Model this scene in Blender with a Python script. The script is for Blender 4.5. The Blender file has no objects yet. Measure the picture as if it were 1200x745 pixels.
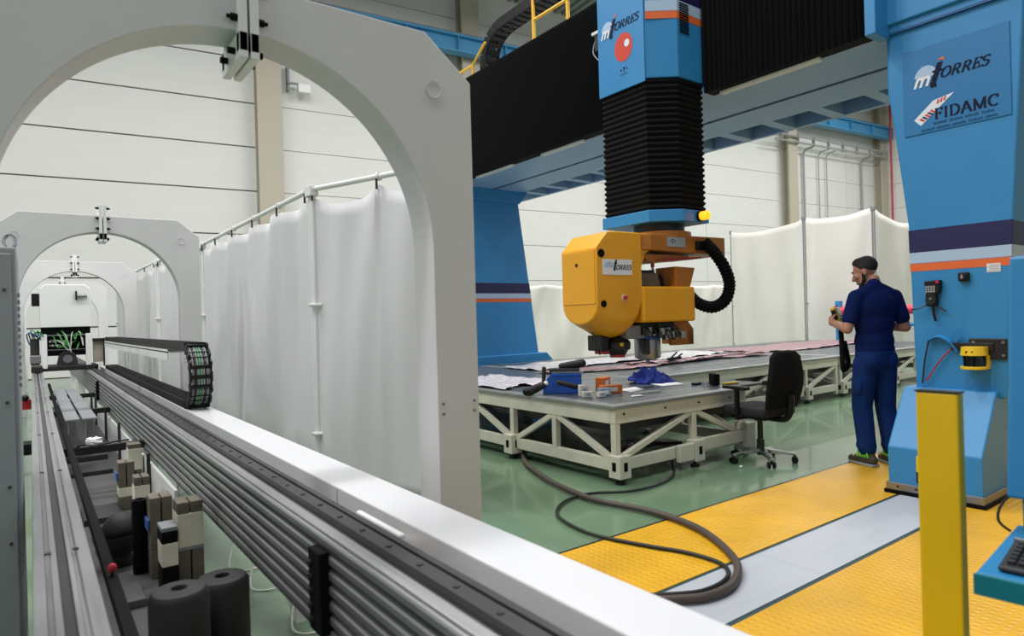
import bpy, bmesh, math, random
from mathutils import Vector, Matrix
random.seed(7)
SC = bpy.context.scene
COL = SC.collection
PI = math.pi

# ------------------------------------------------------------------ camera
F_PX, CAM_H, ROLL = 760.0, 1.35, 0.028
YAW = math.atan(563 / 760.0)
cam_d = bpy.data.cameras.new('camera'); cam = bpy.data.objects.new('camera', cam_d); COL.objects.link(cam)
fw = Vector((math.sin(YAW), math.cos(YAW), 0)); r0 = Vector((math.cos(YAW), -math.sin(YAW), 0)); u0 = r0.cross(fw)
rr = r0 * math.cos(ROLL) - u0 * math.sin(ROLL); uu = u0 * math.cos(ROLL) + r0 * math.sin(ROLL)
cam.matrix_world = Matrix(((rr.x, uu.x, -fw.x, 0), (rr.y, uu.y, -fw.y, 0), (rr.z, uu.z, -fw.z, CAM_H), (0, 0, 0, 1)))
cam_d.sensor_width = 36; cam_d.sensor_fit = 'HORIZONTAL'; cam_d.lens = F_PX / 1200 * 36
cam_d.clip_start = 0.05; cam_d.clip_end = 200
cam_d.dof.use_dof = True; cam_d.dof.focus_distance = 6.0; cam_d.dof.aperture_fstop = 3.2
SC.camera = cam

# ------------------------------------------------------------------ world, lights, exposure
w = bpy.data.worlds.new('world'); SC.world = w; w.use_nodes = True
w.node_tree.nodes['Background'].inputs[0].default_value = (0.93, 0.96, 1.0, 1)
w.node_tree.nodes['Background'].inputs[1].default_value = 0.48
SC.view_settings.view_transform = 'Standard'; SC.view_settings.look = 'None'
SC.view_settings.exposure = 0.0; SC.view_settings.gamma = 1.0; SC.view_settings.use_curve_mapping = False
LAMP_W = 480
def area(x, y, z, sx, sy, p):
    l = bpy.data.lights.new('high_bay_light', 'AREA'); l.shape = 'RECTANGLE'; l.size = sx; l.size_y = sy; l.energy = p
    l.color = (1.0, 0.995, 0.985)
    o = bpy.data.objects.new('high_bay_light', l); o.location = (x, y, z); COL.objects.link(o)
for lx in (-9, -3, 4, 11, 18, 26, 34):
    for ly, k in ((1.0, .85), (7.0, 1.15), (13.0, .85)):
        area(lx, ly, 12.9, 3.2, 0.8, LAMP_W * k)

# ------------------------------------------------------------------ materials
def lin(c): return tuple(((v / 255) / 12.92 if v / 255 <= .04045 else ((v / 255 + .055) / 1.055) ** 2.4) for v in c)
M = {}
def mat(name, rgb, rough=.5, metal=0., var=0., scale=8., bump=0., bscale=60., coat=0., emis=None, spec=.5, stretch=None, trans=0.):
    m = bpy.data.materials.new(name); m.use_nodes = True; nt = m.node_tree; b = nt.nodes['Principled BSDF']
    c = lin(rgb)
    b.inputs['Base Color'].default_value = (*c, 1); b.inputs['Roughness'].default_value = rough
    b.inputs['Metallic'].default_value = metal; b.inputs['Coat Weight'].default_value = coat
    b.inputs['Specular IOR Level'].default_value = spec
    if trans: b.inputs['Transmission Weight'].default_value = trans
    if emis: b.inputs['Emission Color'].default_value = (*lin(emis[0]), 1); b.inputs['Emission Strength'].default_value = emis[1]
    if var or bump:
        tc = nt.nodes.new('ShaderNodeTexCoord'); mp = nt.nodes.new('ShaderNodeMapping')
        nt.links.new(tc.outputs['Object'], mp.inputs['Vector'])
        if stretch: mp.inputs['Scale'].default_value = stretch
    if var:
        n = nt.nodes.new('ShaderNodeTexNoise'); n.inputs['Scale'].default_value = scale; n.inputs['Detail'].default_value = 6
        nt.links.new(mp.outputs[0], n.inputs['Vector'])
        r = nt.nodes.new('ShaderNodeValToRGB'); r.color_ramp.elements[0].position = .3; r.color_ramp.elements[1].position = .7
        r.color_ramp.elements[0].color = (*[v * (1 - var) for v in c], 1); r.color_ramp.elements[1].color = (*[min(1, v * (1 + var * .6)) for v in c], 1)
        nt.links.new(n.outputs['Fac'], r.inputs[0]); nt.links.new(r.outputs[0], b.inputs['Base Color'])
        mr = nt.nodes.new('ShaderNodeMapRange'); mr.inputs['To Min'].default_value = max(0, rough - .08); mr.inputs['To Max'].default_value = min(1, rough + .1)
        nt.links.new(n.outputs['Fac'], mr.inputs['Value']); nt.links.new(mr.outputs[0], b.inputs['Roughness'])
    if bump:
        n2 = nt.nodes.new('ShaderNodeTexNoise'); n2.inputs['Scale'].default_value = bscale; n2.inputs['Detail'].default_value = 4
        nt.links.new(mp.outputs[0], n2.inputs['Vector'])
        bp = nt.nodes.new('ShaderNodeBump'); bp.inputs['Strength'].default_value = bump; bp.inputs['Distance'].default_value = .01
        nt.links.new(n2.outputs['Fac'], bp.inputs['Height']); nt.links.new(bp.outputs[0], b.inputs['Normal'])
    M[name] = m
    return m
mat('green_epoxy', (106, 132, 104), .22, var=.12, scale=1.2, coat=.3)
mat('tread_yellow', (218, 164, 28), .38, var=.10, scale=3)
mat('strip_grey', (176, 180, 188), .42, var=.05, scale=2, stretch=(1, 12, 1))
mat('channel_dark', (30, 62, 66), .6)
mat('wall_white', (215, 214, 210), .55, var=.03, scale=.6, stretch=(1, 1, 6))
mat('wall_gap', (120, 116, 108), .8)
mat('pillar_beige', (176, 168, 152), .6, var=.03, scale=1)
mat('roof_grey', (150, 152, 150), .6, var=.05)
mat('crane_blue', (64, 138, 184), .45)
mat('arch_paint', (210, 209, 209), .5, var=.03, scale=2.5, bump=.02, bscale=300)
mat('white_paint', (228, 228, 226), .35, var=.02, scale=3)
mat('white_gloss', (208, 208, 211), .32, coat=.1)
mat('aluminium', (168, 168, 170), .38, metal=.85, var=.10, scale=3, stretch=(30, .6, 30))
mat('steel_dark', (74, 74, 76), .4, metal=.8, var=.12, scale=5)
mat('steel', (150, 150, 150), .35, metal=.9, var=.08, scale=6)
mat('chrome', (200, 200, 202), .15, metal=1.)
mat('black_plastic', (16, 16, 17), .5, spec=.3)
mat('black_matte', (6, 6, 7), .75, spec=.15)
mat('black_metal', (22, 22, 23), .45, var=.1)
mat('rubber', (20, 20, 22), .65, var=.1, scale=10)
mat('cabinet_grey', (138, 144, 146), .5, var=.04, scale=4)
mat('curtain_white', (226, 226, 228), .5, var=.02, scale=1.5)
mat('curtain_cream', (234, 230, 223), .55, var=.03, scale=1.2, bump=.6, bscale=2.2)
mat('gantry_blue', (46, 132, 190), .42, var=.04, scale=2.5, bump=.01, bscale=200)
mat('gantry_blue_deep', (24, 84, 140), .45, var=.04, scale=2.5)
mat('underside_grey', (140, 174, 210), .5, var=.04, scale=2)
mat('navy', (26, 26, 78), .45)
mat('stripe_pale', (168, 192, 218), .45)
mat('stripe_orange', (222, 104, 50), .45)
mat('print_navy', (10, 12, 46), .55, spec=.2)
mat('logo_white', (222, 228, 236), .45)
mat('logo_red', (205, 62, 36), .45)
mat('plaque_blue', (38, 116, 172), .35)
mat('head_yellow', (230, 162, 18), .33, var=.04, scale=4, coat=.2)
mat('head_orange', (168, 104, 22), .4, var=.05, scale=4)
mat('rail_yellow', (232, 178, 40), .45)
mat('bollard_yellow', (226, 184, 8), .42, var=.04, scale=4)
mat('bollard_edge', (96, 112, 34), .5)
mat('table_cream', (212, 208, 190), .45, var=.08, scale=7)
mat('table_top', (74, 80, 86), .28, var=.22, scale=2.2, stretch=(1, 5, 1))
mat('table_edge', (150, 152, 150), .4, metal=.5, var=.15)
mat('film_red', (152, 116, 122), .35, var=.35, scale=9, bump=.5, bscale=14)
mat('film_clear', (196, 192, 196), .25, var=.12, scale=6, bump=.5, bscale=10)
mat('bin_blue', (22, 84, 178), .4)
mat('cardboard_orange', (222, 120, 40), .6, var=.08)
mat('cardboard_white', (206, 202, 192), .6, var=.06)
mat('box_grey', (140, 156, 176), .5)
mat('paper', (232, 230, 232), .7)
mat('cloth_blue', (24, 46, 138), .85, var=.2, scale=14, bump=.4, bscale=30)
mat('tape_yellow', (230, 196, 40), .5)
mat('navy_cloth', (12, 30, 82), .9, var=.18, scale=18, bump=.35, bscale=26, spec=.15)
mat('trouser_cloth', (18, 46, 100), .9, var=.18, scale=14, bump=.45, bscale=20, spec=.15)
mat('skin', (178, 128, 104), .55, var=.06, scale=20)
mat('hair', (26, 19, 16), .7, var=.3, scale=60, bump=.5, bscale=160)
mat('shoe', (62, 58, 48), .7, var=.15, scale=30)
mat('neon', (110, 220, 60), .6)
mat('chair_fabric', (17, 17, 18), .9, bump=.2, bscale=200, spec=.2)
mat('chair_seat', (44, 42, 46), .9, bump=.2, bscale=200, spec=.2)
mat('hose', (70, 60, 54), .55)
mat('cable_black', (22, 24, 22), .5)
mat('cable_green', (60, 150, 70), .5)
mat('cable_white', (216, 214, 206), .5)
mat('cable_blue', (60, 96, 160), .5)
mat('wood_worn', (104, 96, 84), .75, var=.25, scale=9, stretch=(1, 1, 6))
mat('tape_cream', (214, 210, 190), .6, var=.08, scale=10)
mat('red_plastic', (200, 36, 56), .4)
mat('barrier_red', (206, 62, 84), .45)
mat('scanner_yellow', (228, 190, 30), .4)
mat('glass_black', (8, 8, 10), .12)
mat('lamp_orange', (255, 120, 20), .3, emis=((255, 130, 20), 3.0))
mat('lamp_diffuser', (220, 222, 222), .5)
mat('key_grey', (150, 156, 160), .5)
mat('console_blue', (34, 124, 176), .4, var=.03)
mat('console_teal', (0, 116, 128), .45)
mat('key_black', (28, 28, 32), .5)
mat('pipe_red', (170, 40, 44), .5)
mat('pipe_grey', (150, 150, 148), .5)
mat('grey_paint', (128, 132, 136), .55)
mat('base_plate', (74, 74, 74), .55, var=.25, scale=4)
mat('plate_label', (220, 222, 228), .5)

def tread(m):
    nt = m.node_tree; b = nt.nodes['Principled BSDF']
    tc = nt.nodes.new('ShaderNodeTexCoord'); sp = nt.nodes.new('ShaderNodeSeparateXYZ'); nt.links.new(tc.outputs['Object'], sp.inputs[0])
    def mth(op, a, bb=None):
        n = nt.nodes.new('ShaderNodeMath'); n.operation = op
        for i, v in enumerate((a, bb)):
            if v is None: continue
            if hasattr(v, 'is_linked'): nt.links.new(v, n.inputs[i])
            else: n.inputs[i].default_value = v
        return n.outputs[0]
    k = PI / .044
    a = mth('SINE', mth('MULTIPLY', mth('ADD', sp.outputs[0], sp.outputs[1]), k))
    c = mth('SINE', mth('MULTIPLY', mth('SUBTRACT', sp.outputs[0], sp.outputs[1]), k))
    h = mth('POWER', mth('MAXIMUM', mth('MULTIPLY', a, c), 0.0), .6)
    bp = nt.nodes.new('ShaderNodeBump'); bp.inputs['Strength'].default_value = .8; bp.inputs['Distance'].default_value = .005
    nt.links.new(h, bp.inputs['Height']); nt.links.new(bp.outputs[0], b.inputs['Normal'])
tread(M['tread_yellow'])
for nm in ('curtain_white', 'curtain_cream'):      # thin cloth lets light through
    nt = M[nm].node_tree; bsdf = nt.nodes['Principled BSDF']; out = nt.nodes['Material Output']
    tl = nt.nodes.new('ShaderNodeBsdfTranslucent'); tl.inputs[0].default_value = (.86, .85, .84, 1); mx = nt.nodes.new('ShaderNodeMixShader'); mx.inputs[0].default_value = .3
    nt.links.new(bsdf.outputs[0], mx.inputs[1]); nt.links.new(tl.outputs[0], mx.inputs[2]); nt.links.new(mx.outputs[0], out.inputs[0])

# ------------------------------------------------------------------ mesh helpers
WM = {}
class MB:
    def __init__(s): s.v = []; s.f = []; s.m = []; s.cur = 0
    def add(s, vs, fs):
        n = len(s.v); s.v += [tuple(v) for v in vs]
        for f in fs: s.f.append(tuple(i + n for i in f)); s.m.append(s.cur)
        return s
    def box(s, x0, x1, y0, y1, z0, z1):
        return s.add([(x0, y0, z0), (x1, y0, z0), (x1, y1, z0), (x0, y1, z0), (x0, y0, z1), (x1, y0, z1), (x1, y1, z1), (x0, y1, z1)],
                     [(0, 3, 2, 1), (4, 5, 6, 7), (0, 1, 5, 4), (1, 2, 6, 5), (2, 3, 7, 6), (3, 0, 4, 7)])
    def obox(s, c, size, mtx):
        a, b, d = [q / 2 for q in size]; c = Vector(c)
        vs = [c + mtx @ Vector(p) for p in ((-a, -b, -d), (a, -b, -d), (a, b, -d), (-a, b, -d), (-a, -b, d), (a, -b, d), (a, b, d), (-a, b, d))]
        return s.add(vs, [(0, 3, 2, 1), (4, 5, 6, 7), (0, 1, 5, 4), (1, 2, 6, 5), (2, 3, 7, 6), (3, 0, 4, 7)])
    def bar(s, p0, p1, wd, ht, up=(0, 0, 1)):
        p0, p1 = Vector(p0), Vector(p1); d = (p1 - p0); L = d.length; d.normalize(); up = Vector(up)
        if abs(d.dot(up)) > .99: up = Vector((0, 1, 0))
        x = d.cross(up).normalized(); z = x.cross(d)
        m = Matrix((x, d, z)).transposed()
        return s.obox((p0 + p1) / 2, (wd, L, ht), m)
    def prism(s, poly, axis, a0, a1):
        n = len(poly)
        def P(p, a): return {'x': (a, p[0], p[1]), 'y': (p[0], a, p[1]), 'z': (p[0], p[1], a)}[axis]
        return s.add([P(p, a0) for p in poly] + [P(p, a1) for p in poly],
                     [tuple(range(n - 1, -1, -1)), tuple(range(n, 2 * n))] + [(i, (i + 1) % n, n + (i + 1) % n, n + i) for i in range(n)])
    def loft(s, r0_, r1_):
        n = len(r0_)
        return s.add(list(r0_) + list(r1_), [tuple(range(n - 1, -1, -1)), tuple(range(n, 2 * n))] + [(i, (i + 1) % n, n + (i + 1) % n, n + i) for i in range(n)])
    def tube(s, pts, r, n=10, caps=True):
        pts = [Vector(p) for p in pts]; k = len(pts); rs = r if isinstance(r, (list, tuple)) else [r] * k
        d0 = (pts[1] - pts[0]).normalized(); up = Vector((0, 0, 1)) if abs(d0.z) < .9 else Vector((1, 0, 0))
        x = d0.cross(up).normalized(); base = len(s.v); vs = []; fs = []
        for i, p in enumerate(pts):
            d = (pts[min(i + 1, k - 1)] - pts[max(i - 1, 0)])
            d = d.normalized() if d.length > 1e-9 else d0
            x = (x - d * x.dot(d)).normalized(); y = d.cross(x)
            for j in range(n):
                a = 2 * PI * j / n; vs.append(p + (x * math.cos(a) + y * math.sin(a)) * rs[i])
        for i in range(k - 1):
            for j in range(n): fs.append((i * n + j, i * n + (j + 1) % n, (i + 1) * n + (j + 1) % n, (i + 1) * n + j))
        if caps: fs.append(tuple(range(n - 1, -1, -1))); fs.append(tuple((k - 1) * n + j for j in range(n)))
        return s.add(vs, fs)
    def cyl(s, p0, p1, r0_, r1_=None, n=20): return s.tube([p0, p1], [r0_, r0_ if r1_ is None else r1_], n)
    def lathe(s, prof, c, n=28, mtx=None):
        vs = []; fs = []; k = len(prof); c = Vector(c)
        for (r, z) in prof:
            for j in range(n):
                a = 2 * PI * j / n; p = Vector((r * math.cos(a), r * math.sin(a), z)); vs.append(c + (mtx @ p if mtx else p))
        for i in range(k - 1):
            for j in range(n): fs.append((i * n + j, i * n + (j + 1) % n, (i + 1) * n + (j + 1) % n, (i + 1) * n + j))
        fs.append(tuple(range(n - 1, -1, -1))); fs.append(tuple((k - 1) * n + j for j in range(n)))
        return s.add(vs, fs)
    def ball(s, c, rad, n=14, k=8, mtx=None):
        rad = rad if isinstance(rad, (tuple, list)) else (rad,) * 3; c = Vector(c); vs = []; fs = []
        for i in range(1, k):
            t = PI * i / k
            for j in range(n):
                a = 2 * PI * j / n; p = Vector((rad[0] * math.sin(t) * math.cos(a), rad[1] * math.sin(t) * math.sin(a), rad[2] * math.cos(t)))
                vs.append(c + (mtx @ p if mtx else p))
        t_, b_ = Vector((0, 0, rad[2])), Vector((0, 0, -rad[2])); vs += [c + (mtx @ t_ if mtx else t_), c + (mtx @ b_ if mtx else b_)]
        T = len(vs) - 2; B = T + 1
        for i in range(k - 2):
            for j in range(n): fs.append((i * n + j, (i + 1) * n + j, (i + 1) * n + (j + 1) % n, i * n + (j + 1) % n))
        for j in range(n): fs.append((T, j, (j + 1) % n)); fs.append((B, (k - 2) * n + (j + 1) % n, (k - 2) * n + j))
        return s.add(vs, fs)
    def cap(s, p0, p1, r0_, r1_, n=14):   # tapered capsule
        p0, p1 = Vector(p0), Vector(p1); d = (p1 - p0); L = d.length; d.normalize()
        pts, rs = [], []
        for i in range(1, 6): a = PI / 2 * i / 5; pts.append(p0 - d * r0_ * math.cos(a)); rs.append(max(1e-4, r0_ * math.sin(a)))
        for i in range(5, 0, -1): a = PI / 2 * i / 5; pts.append(p1 + d * r1_ * math.cos(a)); rs.append(max(1e-4, r1_ * math.sin(a)))
        return s.tube(pts, rs, n)
    def build(s, name, material, parent=None, bevel=0, smooth=False, seg=2, mtx=None):
        vs = [Vector(v) for v in s.v]
        if mtx is not None: vs = [mtx @ v for v in vs]
        lo = Vector([min(v[i] for v in vs) for i in range(3)]); hi = Vector([max(v[i] for v in vs) for i in range(3)])
        c = Vector(((lo.x + hi.x) / 2, (lo.y + hi.y) / 2, lo.z))
        me = bpy.data.meshes.new(name); me.from_pydata([v - c for v in vs], [], s.f)
        mats = material if isinstance(material, (list, tuple)) else [material]
        for q in mats: me.materials.append(M[q] if isinstance(q, str) else q)
        if len(mats) > 1: me.polygons.foreach_set('material_index', s.m)
        bm = bmesh.new(); bm.from_mesh(me); bmesh.ops.recalc_face_normals(bm, faces=bm.faces); bm.to_mesh(me); bm.free()
        me.update()
        o = bpy.data.objects.new(name, me); COL.objects.link(o); o.location = c; WM[o] = Matrix.Translation(c)
        if parent is not None: o.parent = parent; o.matrix_parent_inverse = WM[parent].inverted()
        if bevel:
            md = o.modifiers.new('bevel', 'BEVEL'); md.width = bevel; md.segments = seg; md.limit_method = 'ANGLE'; md.angle_limit = .6
        if smooth:
            me.polygons.foreach_set('use_smooth', [True] * len(me.polygons))
            try: me.set_sharp_from_angle(angle=.7)
            except Exception: pass
        return o
def tag(o, label=None, cat=None, group=None, kind=None):
    if label: o['label'] = label
    if cat: o['category'] = cat
    if group: o['group'] = group
    if kind: o['kind'] = kind
    return o
def thing(name, loc, label, cat, group=None, kind=None):
    o = bpy.data.objects.new(name, None); COL.objects.link(o); o.location = loc; o.empty_display_size = .1
    WM[o] = Matrix.Translation(Vector(loc)); return tag(o, label, cat, group, kind)
def copy_to(o, parent, delta):
    c = o.copy(); COL.objects.link(c); c.parent = parent; c.location = Vector(o.location) + Vector(delta)
    if parent is not None: c.matrix_parent_inverse = WM[parent].inverted()
    WM[c] = Matrix.Translation(c.location); return c
def copy_tree(root, delta, label=None):
    delta = Vector(delta)
    r = root.copy(); COL.objects.link(r); r.location = Vector(root.location) + delta; WM[r] = Matrix.Translation(r.location)
    if label: r['label'] = label
    for ch in list(root.children):
        c = copy_to(ch, r, delta)
        for g in list(ch.children): copy_to(g, c, delta)
    return r
def rotz(a): return Matrix.Rotation(a, 3, 'Z')
def arc(cx, cy, r, a0, a1, n): return [(cx + r * math.cos(a0 + (a1 - a0) * i / n), cy + r * math.sin(a0 + (a1 - a0) * i / n)) for i in range(n + 1)]
def catmull(pts, k=8):
    P = [Vector(p) for p in pts]; out = []
    for i in range(len(P) - 1):
        a, b, c, d = P[max(i - 1, 0)], P[i], P[i + 1], P[min(i + 2, len(P) - 1)]
        for j in range(k):
            t = j / k; out.append(.5 * ((2 * b) + (c - a) * t + (2 * a - 5 * b + 4 * c - d) * t * t + (3 * b - a - 3 * c + d) * t ** 3))
    return out + [P[-1]]

# ================================================================== THE SETTING
WA = math.atan(.11); WE = Vector((math.cos(WA), -math.sin(WA), 0)); WN = Vector((-math.sin(WA), -math.cos(WA), 0)); W0 = Vector((0, 22.6, 0))
def wp(s, d, z): return W0 + WE * s + WN * d + Vector((0, 0, z))
WMAT = Matrix((WE, WN, Vector((0, 0, 1)))).transposed()
def wbox(b, s0, s1, d0, d1, z0, z1):
    return b.add([wp(s, d, z) for z in (z0, z1) for (s, d) in ((s0, d0), (s1, d0), (s1, d1), (s0, d1))],
                 [(0, 3, 2, 1), (4, 5, 6, 7), (0, 1, 5, 4), (1, 2, 6, 5), (2, 3, 7, 6), (3, 0, 4, 7)])
floor = MB().box(-14, 46, -12, 24.5, -.2, 0).build('floor', 'green_epoxy'); tag(floor, 'glossy pale green epoxy floor of the hall', kind='structure')
# yellow tread plates and the pale strip between them
def plates(y0, y1, xs, m, name, z=.006):
    for a, b in zip(xs[:-1], xs[1:]):
        MB().box(a + .001, b - .001, y0, y1, .0005, z).build(name, m, floor)
MB().box(1.62, 22, 1.68, 2.14, .0002, .0022).build('strip_channel', 'channel_dark', floor)
MB().box(1.62, 22, 2.815, 2.838, .0002, .0045).build('edge_strip', 'black_metal', floor)
plates(2.128, 2.815, [1.62, 3.0, 4.5, 6.0, 7.5, 9.0, 10.5, 12, 14, 16, 18, 20, 22], 'tread_yellow', 'tread_plate')
plates(1.722, 2.102, [1.62, 3.2, 5.2, 7.2, 9.2, 11.2, 14, 17, 20, 22], 'strip_grey', 'strip_plate')
for (ya, yb) in ((.85, 1.694), (0, .845), (-.85, -.005)):
    plates(ya, yb, [1.62, 3.05, 4.5, 6.0, 7.5, 9.0, 10.5, 12], 'tread_yellow', 'tread_plate')

wall = wbox(MB(), -16, 41.3, -.3, 0, 0, 14.4).build('wall_back', 'wall_gap'); tag(wall, 'white panelled back wall of the hall', kind='structure')
RH = 1.428
secs = [-16, -8.2, -.9, 6.4, 13.75, 21.2, 26.6, 32.6, 38.0, 41.2]
for a, b in zip(secs[:-1], secs[1:]):
    first = None; gp = .022 if b < 7 else .010
    for k in range(10):
        if first is None: first = wbox(MB(), a + gp, b - gp, 0, .06, gp, RH - gp).build('wall_panel', 'wall_white', wall)
        else: copy_to(first, wall, (0, 0, k * RH))
pil = thing('trim_1', wp(6.4, .2, 0), 'row of beige steel pillars along the back wall', None, kind='structure')
pil.pop('category', None) if 'category' in pil else None
for s, hw in ((-8.2, .36), (6.42, .38), (13.75, .36), (21.2, .3), (32.6, .36), (41.0, .3)):
    b = MB(); wbox(b, s - hw, s + hw, .06, .16, 0, 14.2); wbox(b, s - hw * .2, s + hw * .2, .16, .5, 0, 14.2); wbox(b, s - hw, s + hw, .5, .6, 0, 14.2)
    b.build('pillar', 'pillar_beige', pil)
WR = wp(41.3, 0, 0)
def rbox(b, t0, t1, d0, d1, z0, z1):      # along the right wall: t towards the camera side, d into the room (-s)
    return b.add([WR + WN * t - WE * d + Vector((0, 0, z)) for z in (z0, z1) for (t, d) in ((t0, d0), (t1, d0), (t1, d1), (t0, d1))],
                 [(0, 3, 2, 1), (4, 5, 6, 7), (0, 1, 5, 4), (1, 2, 6, 5), (2, 3, 7, 6), (3, 0, 4, 7)])
wr = rbox(MB(), -.3, 30, -.3, 0, 0, 14.4).build('wall_right', 'wall_gap'); tag(wr, 'white panelled side wall at the far right', kind='structure')
for t in (0.02, 5.0, 10.0, 15.0):
    f = None
    for k in range(10):
        if f is None: f = rbox(MB(), t + .01, t + 4.98, 0, .06, .01, RH - .01).build('wall_panel', 'wall_white', wr)
        else: copy_to(f, wr, (0, 0, k * RH))
b = MB()
n = 150
for i in range(n):      # trapezoid roof deck
    s0 = -16 + i * .38
    pr = [(s0, 14.3), (s0 + .12, 14.3), (s0 + .17, 14.05), (s0 + .33, 14.05), (s0 + .38, 14.3)]
    vs = [wp(s, -.2, z) for s, z in pr] + [wp(s, 34, z) for s, z in pr]
    b.add(vs, [(j, j + 1, j + 6, j + 5) for j in range(4)])
ceil = b.build('ceiling', 'roof_grey'); tag(ceil, 'grey corrugated steel roof deck high above the hall', kind='structure')
bm_ = thing('roof_beam', (12, 10, 13.5), 'grey steel roof truss beam high above the gantry', 'beam')
for s in (10.2,):
    b = MB(); b.add([wp(s + a, d, z) for (a, z) in ((-.15, 13.5), (.15, 13.5), (.15, 14.0), (-.15, 14.0)) for d in (.6, 30)], [(0, 1, 3, 2), (2, 3, 5, 4), (4, 5, 7, 6), (6, 7, 1, 0), (0, 2, 4, 6), (1, 7, 5, 3)]).build('web', 'roof_grey', bm_)

# crane runway along the back wall
cr = thing('crane_rail', wp(14, .9, 11.5), 'long blue crane runway girder with steel rail along the back wall', 'crane rail')
b = MB(); wbox(b, -14, 41, .75, 1.15, 11.15, 11.21); wbox(b, -14, 41, .92, .98, 11.21, 11.72); wbox(b, -14, 41, .75, 1.15, 11.72, 11.80); b.build('girder', 'crane_blue', cr)
b = MB(); wbox(b, -14, 41, .91, .99, 11.80, 11.92); b.build('running_rail', 'steel', cr)
for i in range(28):
    s = -13 + i * 2.0; b = MB(); wbox(b, s - .02, s + .02, .78, 1.12, 11.21, 11.72); b.build('stiffener', 'crane_blue', cr)

# conduits and pipes on the far right end of the back wall
cd = thing('pipe_run', wp(36, .5, 9.9), 'pair of thin grey pipes running high along the far right wall', 'pipe')
for z in (10.45, 10.15): MB().cyl(wp(31, .75, z), wp(41, .75, z), .05, n=8).build('pipe', 'pipe_grey', cd)
for i in range(8): b = MB(); wbox(b, 31.5 + i * 1.3, 31.54 + i * 1.3, .66, .82, 10.05, 10.55); b.build('hanger', 'pipe_grey', cd)
for s, z0, g, lb in ((34.0, 4, .06, 'dark grey drop pipe on the far wall nearest the pillar'), (35.3, 4, .03, 'thin wall conduit second from the far pillar'),
                (36.0, 4, .03, 'thin wall conduit third from the far pillar'), (39.3, 4, .06, 'grey drop pipe on the far wall closest to the corner')):
    tag(MB().tube([wp(s, .2, z0), wp(s, .2, 9.8), wp(s, .35, 10.0), wp(s + .1, .7, 10.05)], g, 8).build('drop_pipe', 'pipe_grey'), lb, 'pipe', 'drop pipes on the far wall')
tag(MB().cyl(WR - WE * .7 + WN * 1.2, WR - WE * .7 + WN * 1.2 + Vector((0, 0, 13.5)), .06, n=8).build('sprinkler_pipe', 'pipe_red'), 'red vertical riser pipe in the far right corner', 'pipe')
c = thing('security_camera', WR - WE * 1.0 + WN * 1.6 + Vector((0, 0, 12.3)), 'small white dome camera at the far right corner', 'camera')
MB().ball(WR - WE * 1.0 + WN * 1.6 + Vector((0, 0, 13.2)), .3).build('dome', 'white_paint', c, smooth=True)
b = MB(); b.cyl(WR - WE * 1.0 + WN * 1.6 + Vector((0, 0, 13.2)), WR - WE * .0 + WN * 1.6 + Vector((0, 0, 13.5)), .08, n=8).build('arm', 'white_paint', c)
c = thing('wall_lamp', wp(7.4, .1, 9.2), 'small white floodlight on the back wall beside the beige pillar', 'lamp')
b = MB(); wbox(b, 7.35, 7.75, .3, .55, 9.0, 9.3); b.build('housing', 'white_paint', c, .03)
b = MB(); wbox(b, 7.05, 7.12, .06, .3, 9.1, 9.9); wbox(b, 7.05, 7.5, .3, .36, 9.3, 9.36); b.build('bracket', 'grey_paint', c)

# ================================================================== TRACK LINE
def rail_poly(x0, x1, z0, z1):   # aluminium profile with two top slots
    return [(x0, z0), (x1, z0), (x1, z1), (x1 - .030, z1), (x1 - .030, z1 - .012), (x1 - .040, z1 - .012), (x1 - .040, z1 - .004), (x1 - .052, z1 - .004), (x1 - .052, z1 - .022),
            (x0 + .052, z1 - .022), (x0 + .052, z1 - .004), (x0 + .036, z1 - .004), (x0 + .036, z1 - .012), (x0 + .026, z1 - .012), (x0 + .026, z1), (x0, z1)]
t = thing('guide_rail', (.05, 3, 0), 'flat grooved aluminium guide rail with dark centre slot beside the grey cabinet', 'rail')
MB().prism(rail_poly(-.012, .114, .66, .75), 'y', -.4, 19).build('profile', 'aluminium', t, .002)
MB().box(.041, .061, -.4, 19, .728, .738).build('slot_strip', 'steel_dark', t)
b = MB().box(.014, .024, -.4, 19, .736, .7515).build('slide_strip', 'steel', t)
for i in range(14):
    y = .9 + i * 1.25
    for x in (.021, .083): MB().box(x - .007, x + .007, y - .007, y + .007, .75, .754).build('bolt', 'steel_dark', t)
for i in range(6): MB().box(-.005, .107, .5 + i * 3.2, .62 + i * 3.2, 0, .66).build('leg', 'black_metal', t)

t = thing('profile_rail', (.72, 3, 0), 'tall ribbed aluminium profile beam with a bolted guide rail on top', 'rail')
Z0, Z1, X0, X1 = .46, .75, .645, .785
pts = [(X1, Z0), (X1, Z1), (X0, Z1)]
nr = 7; step = (Z1 - Z0) / nr
for i in range(nr):
    z = Z1 - i * step
    pts += [(X0 - .004, z - step * .12), (X0 - .004, z - step * .50), (X0 + .004, z - step * .58), (X0 + .022, z - step * .62), (X0 + .022, z - step * .94), (X0, z - step)]
MB().prism(pts, 'y', -.4, 19).build('beam', 'aluminium', t)
MB().box(.655, .690, -.4, 19, .75, .757).build('edge_strip', 'aluminium', t, .003)
MB().prism([(.700, .75), (.752, .75), (.752, .762), (.746, .772), (.706, .772), (.700, .762)], 'y', -.4, 19).build('linear_guide', 'steel_dark', t)
MB().box(.765, .785, -.4, 19, .75, .766).build('back_strip', 'steel_dark', t, .002)
f = None
for i in range(60):
    y = .55 + i * .165
    if f is None: f = MB().cyl((.726, y, .772), (.726, y, .7745), .0085, n=8).build('bolt', 'black_metal', t)
    else: copy_to(f, t, (0, i * .165, 0))
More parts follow.
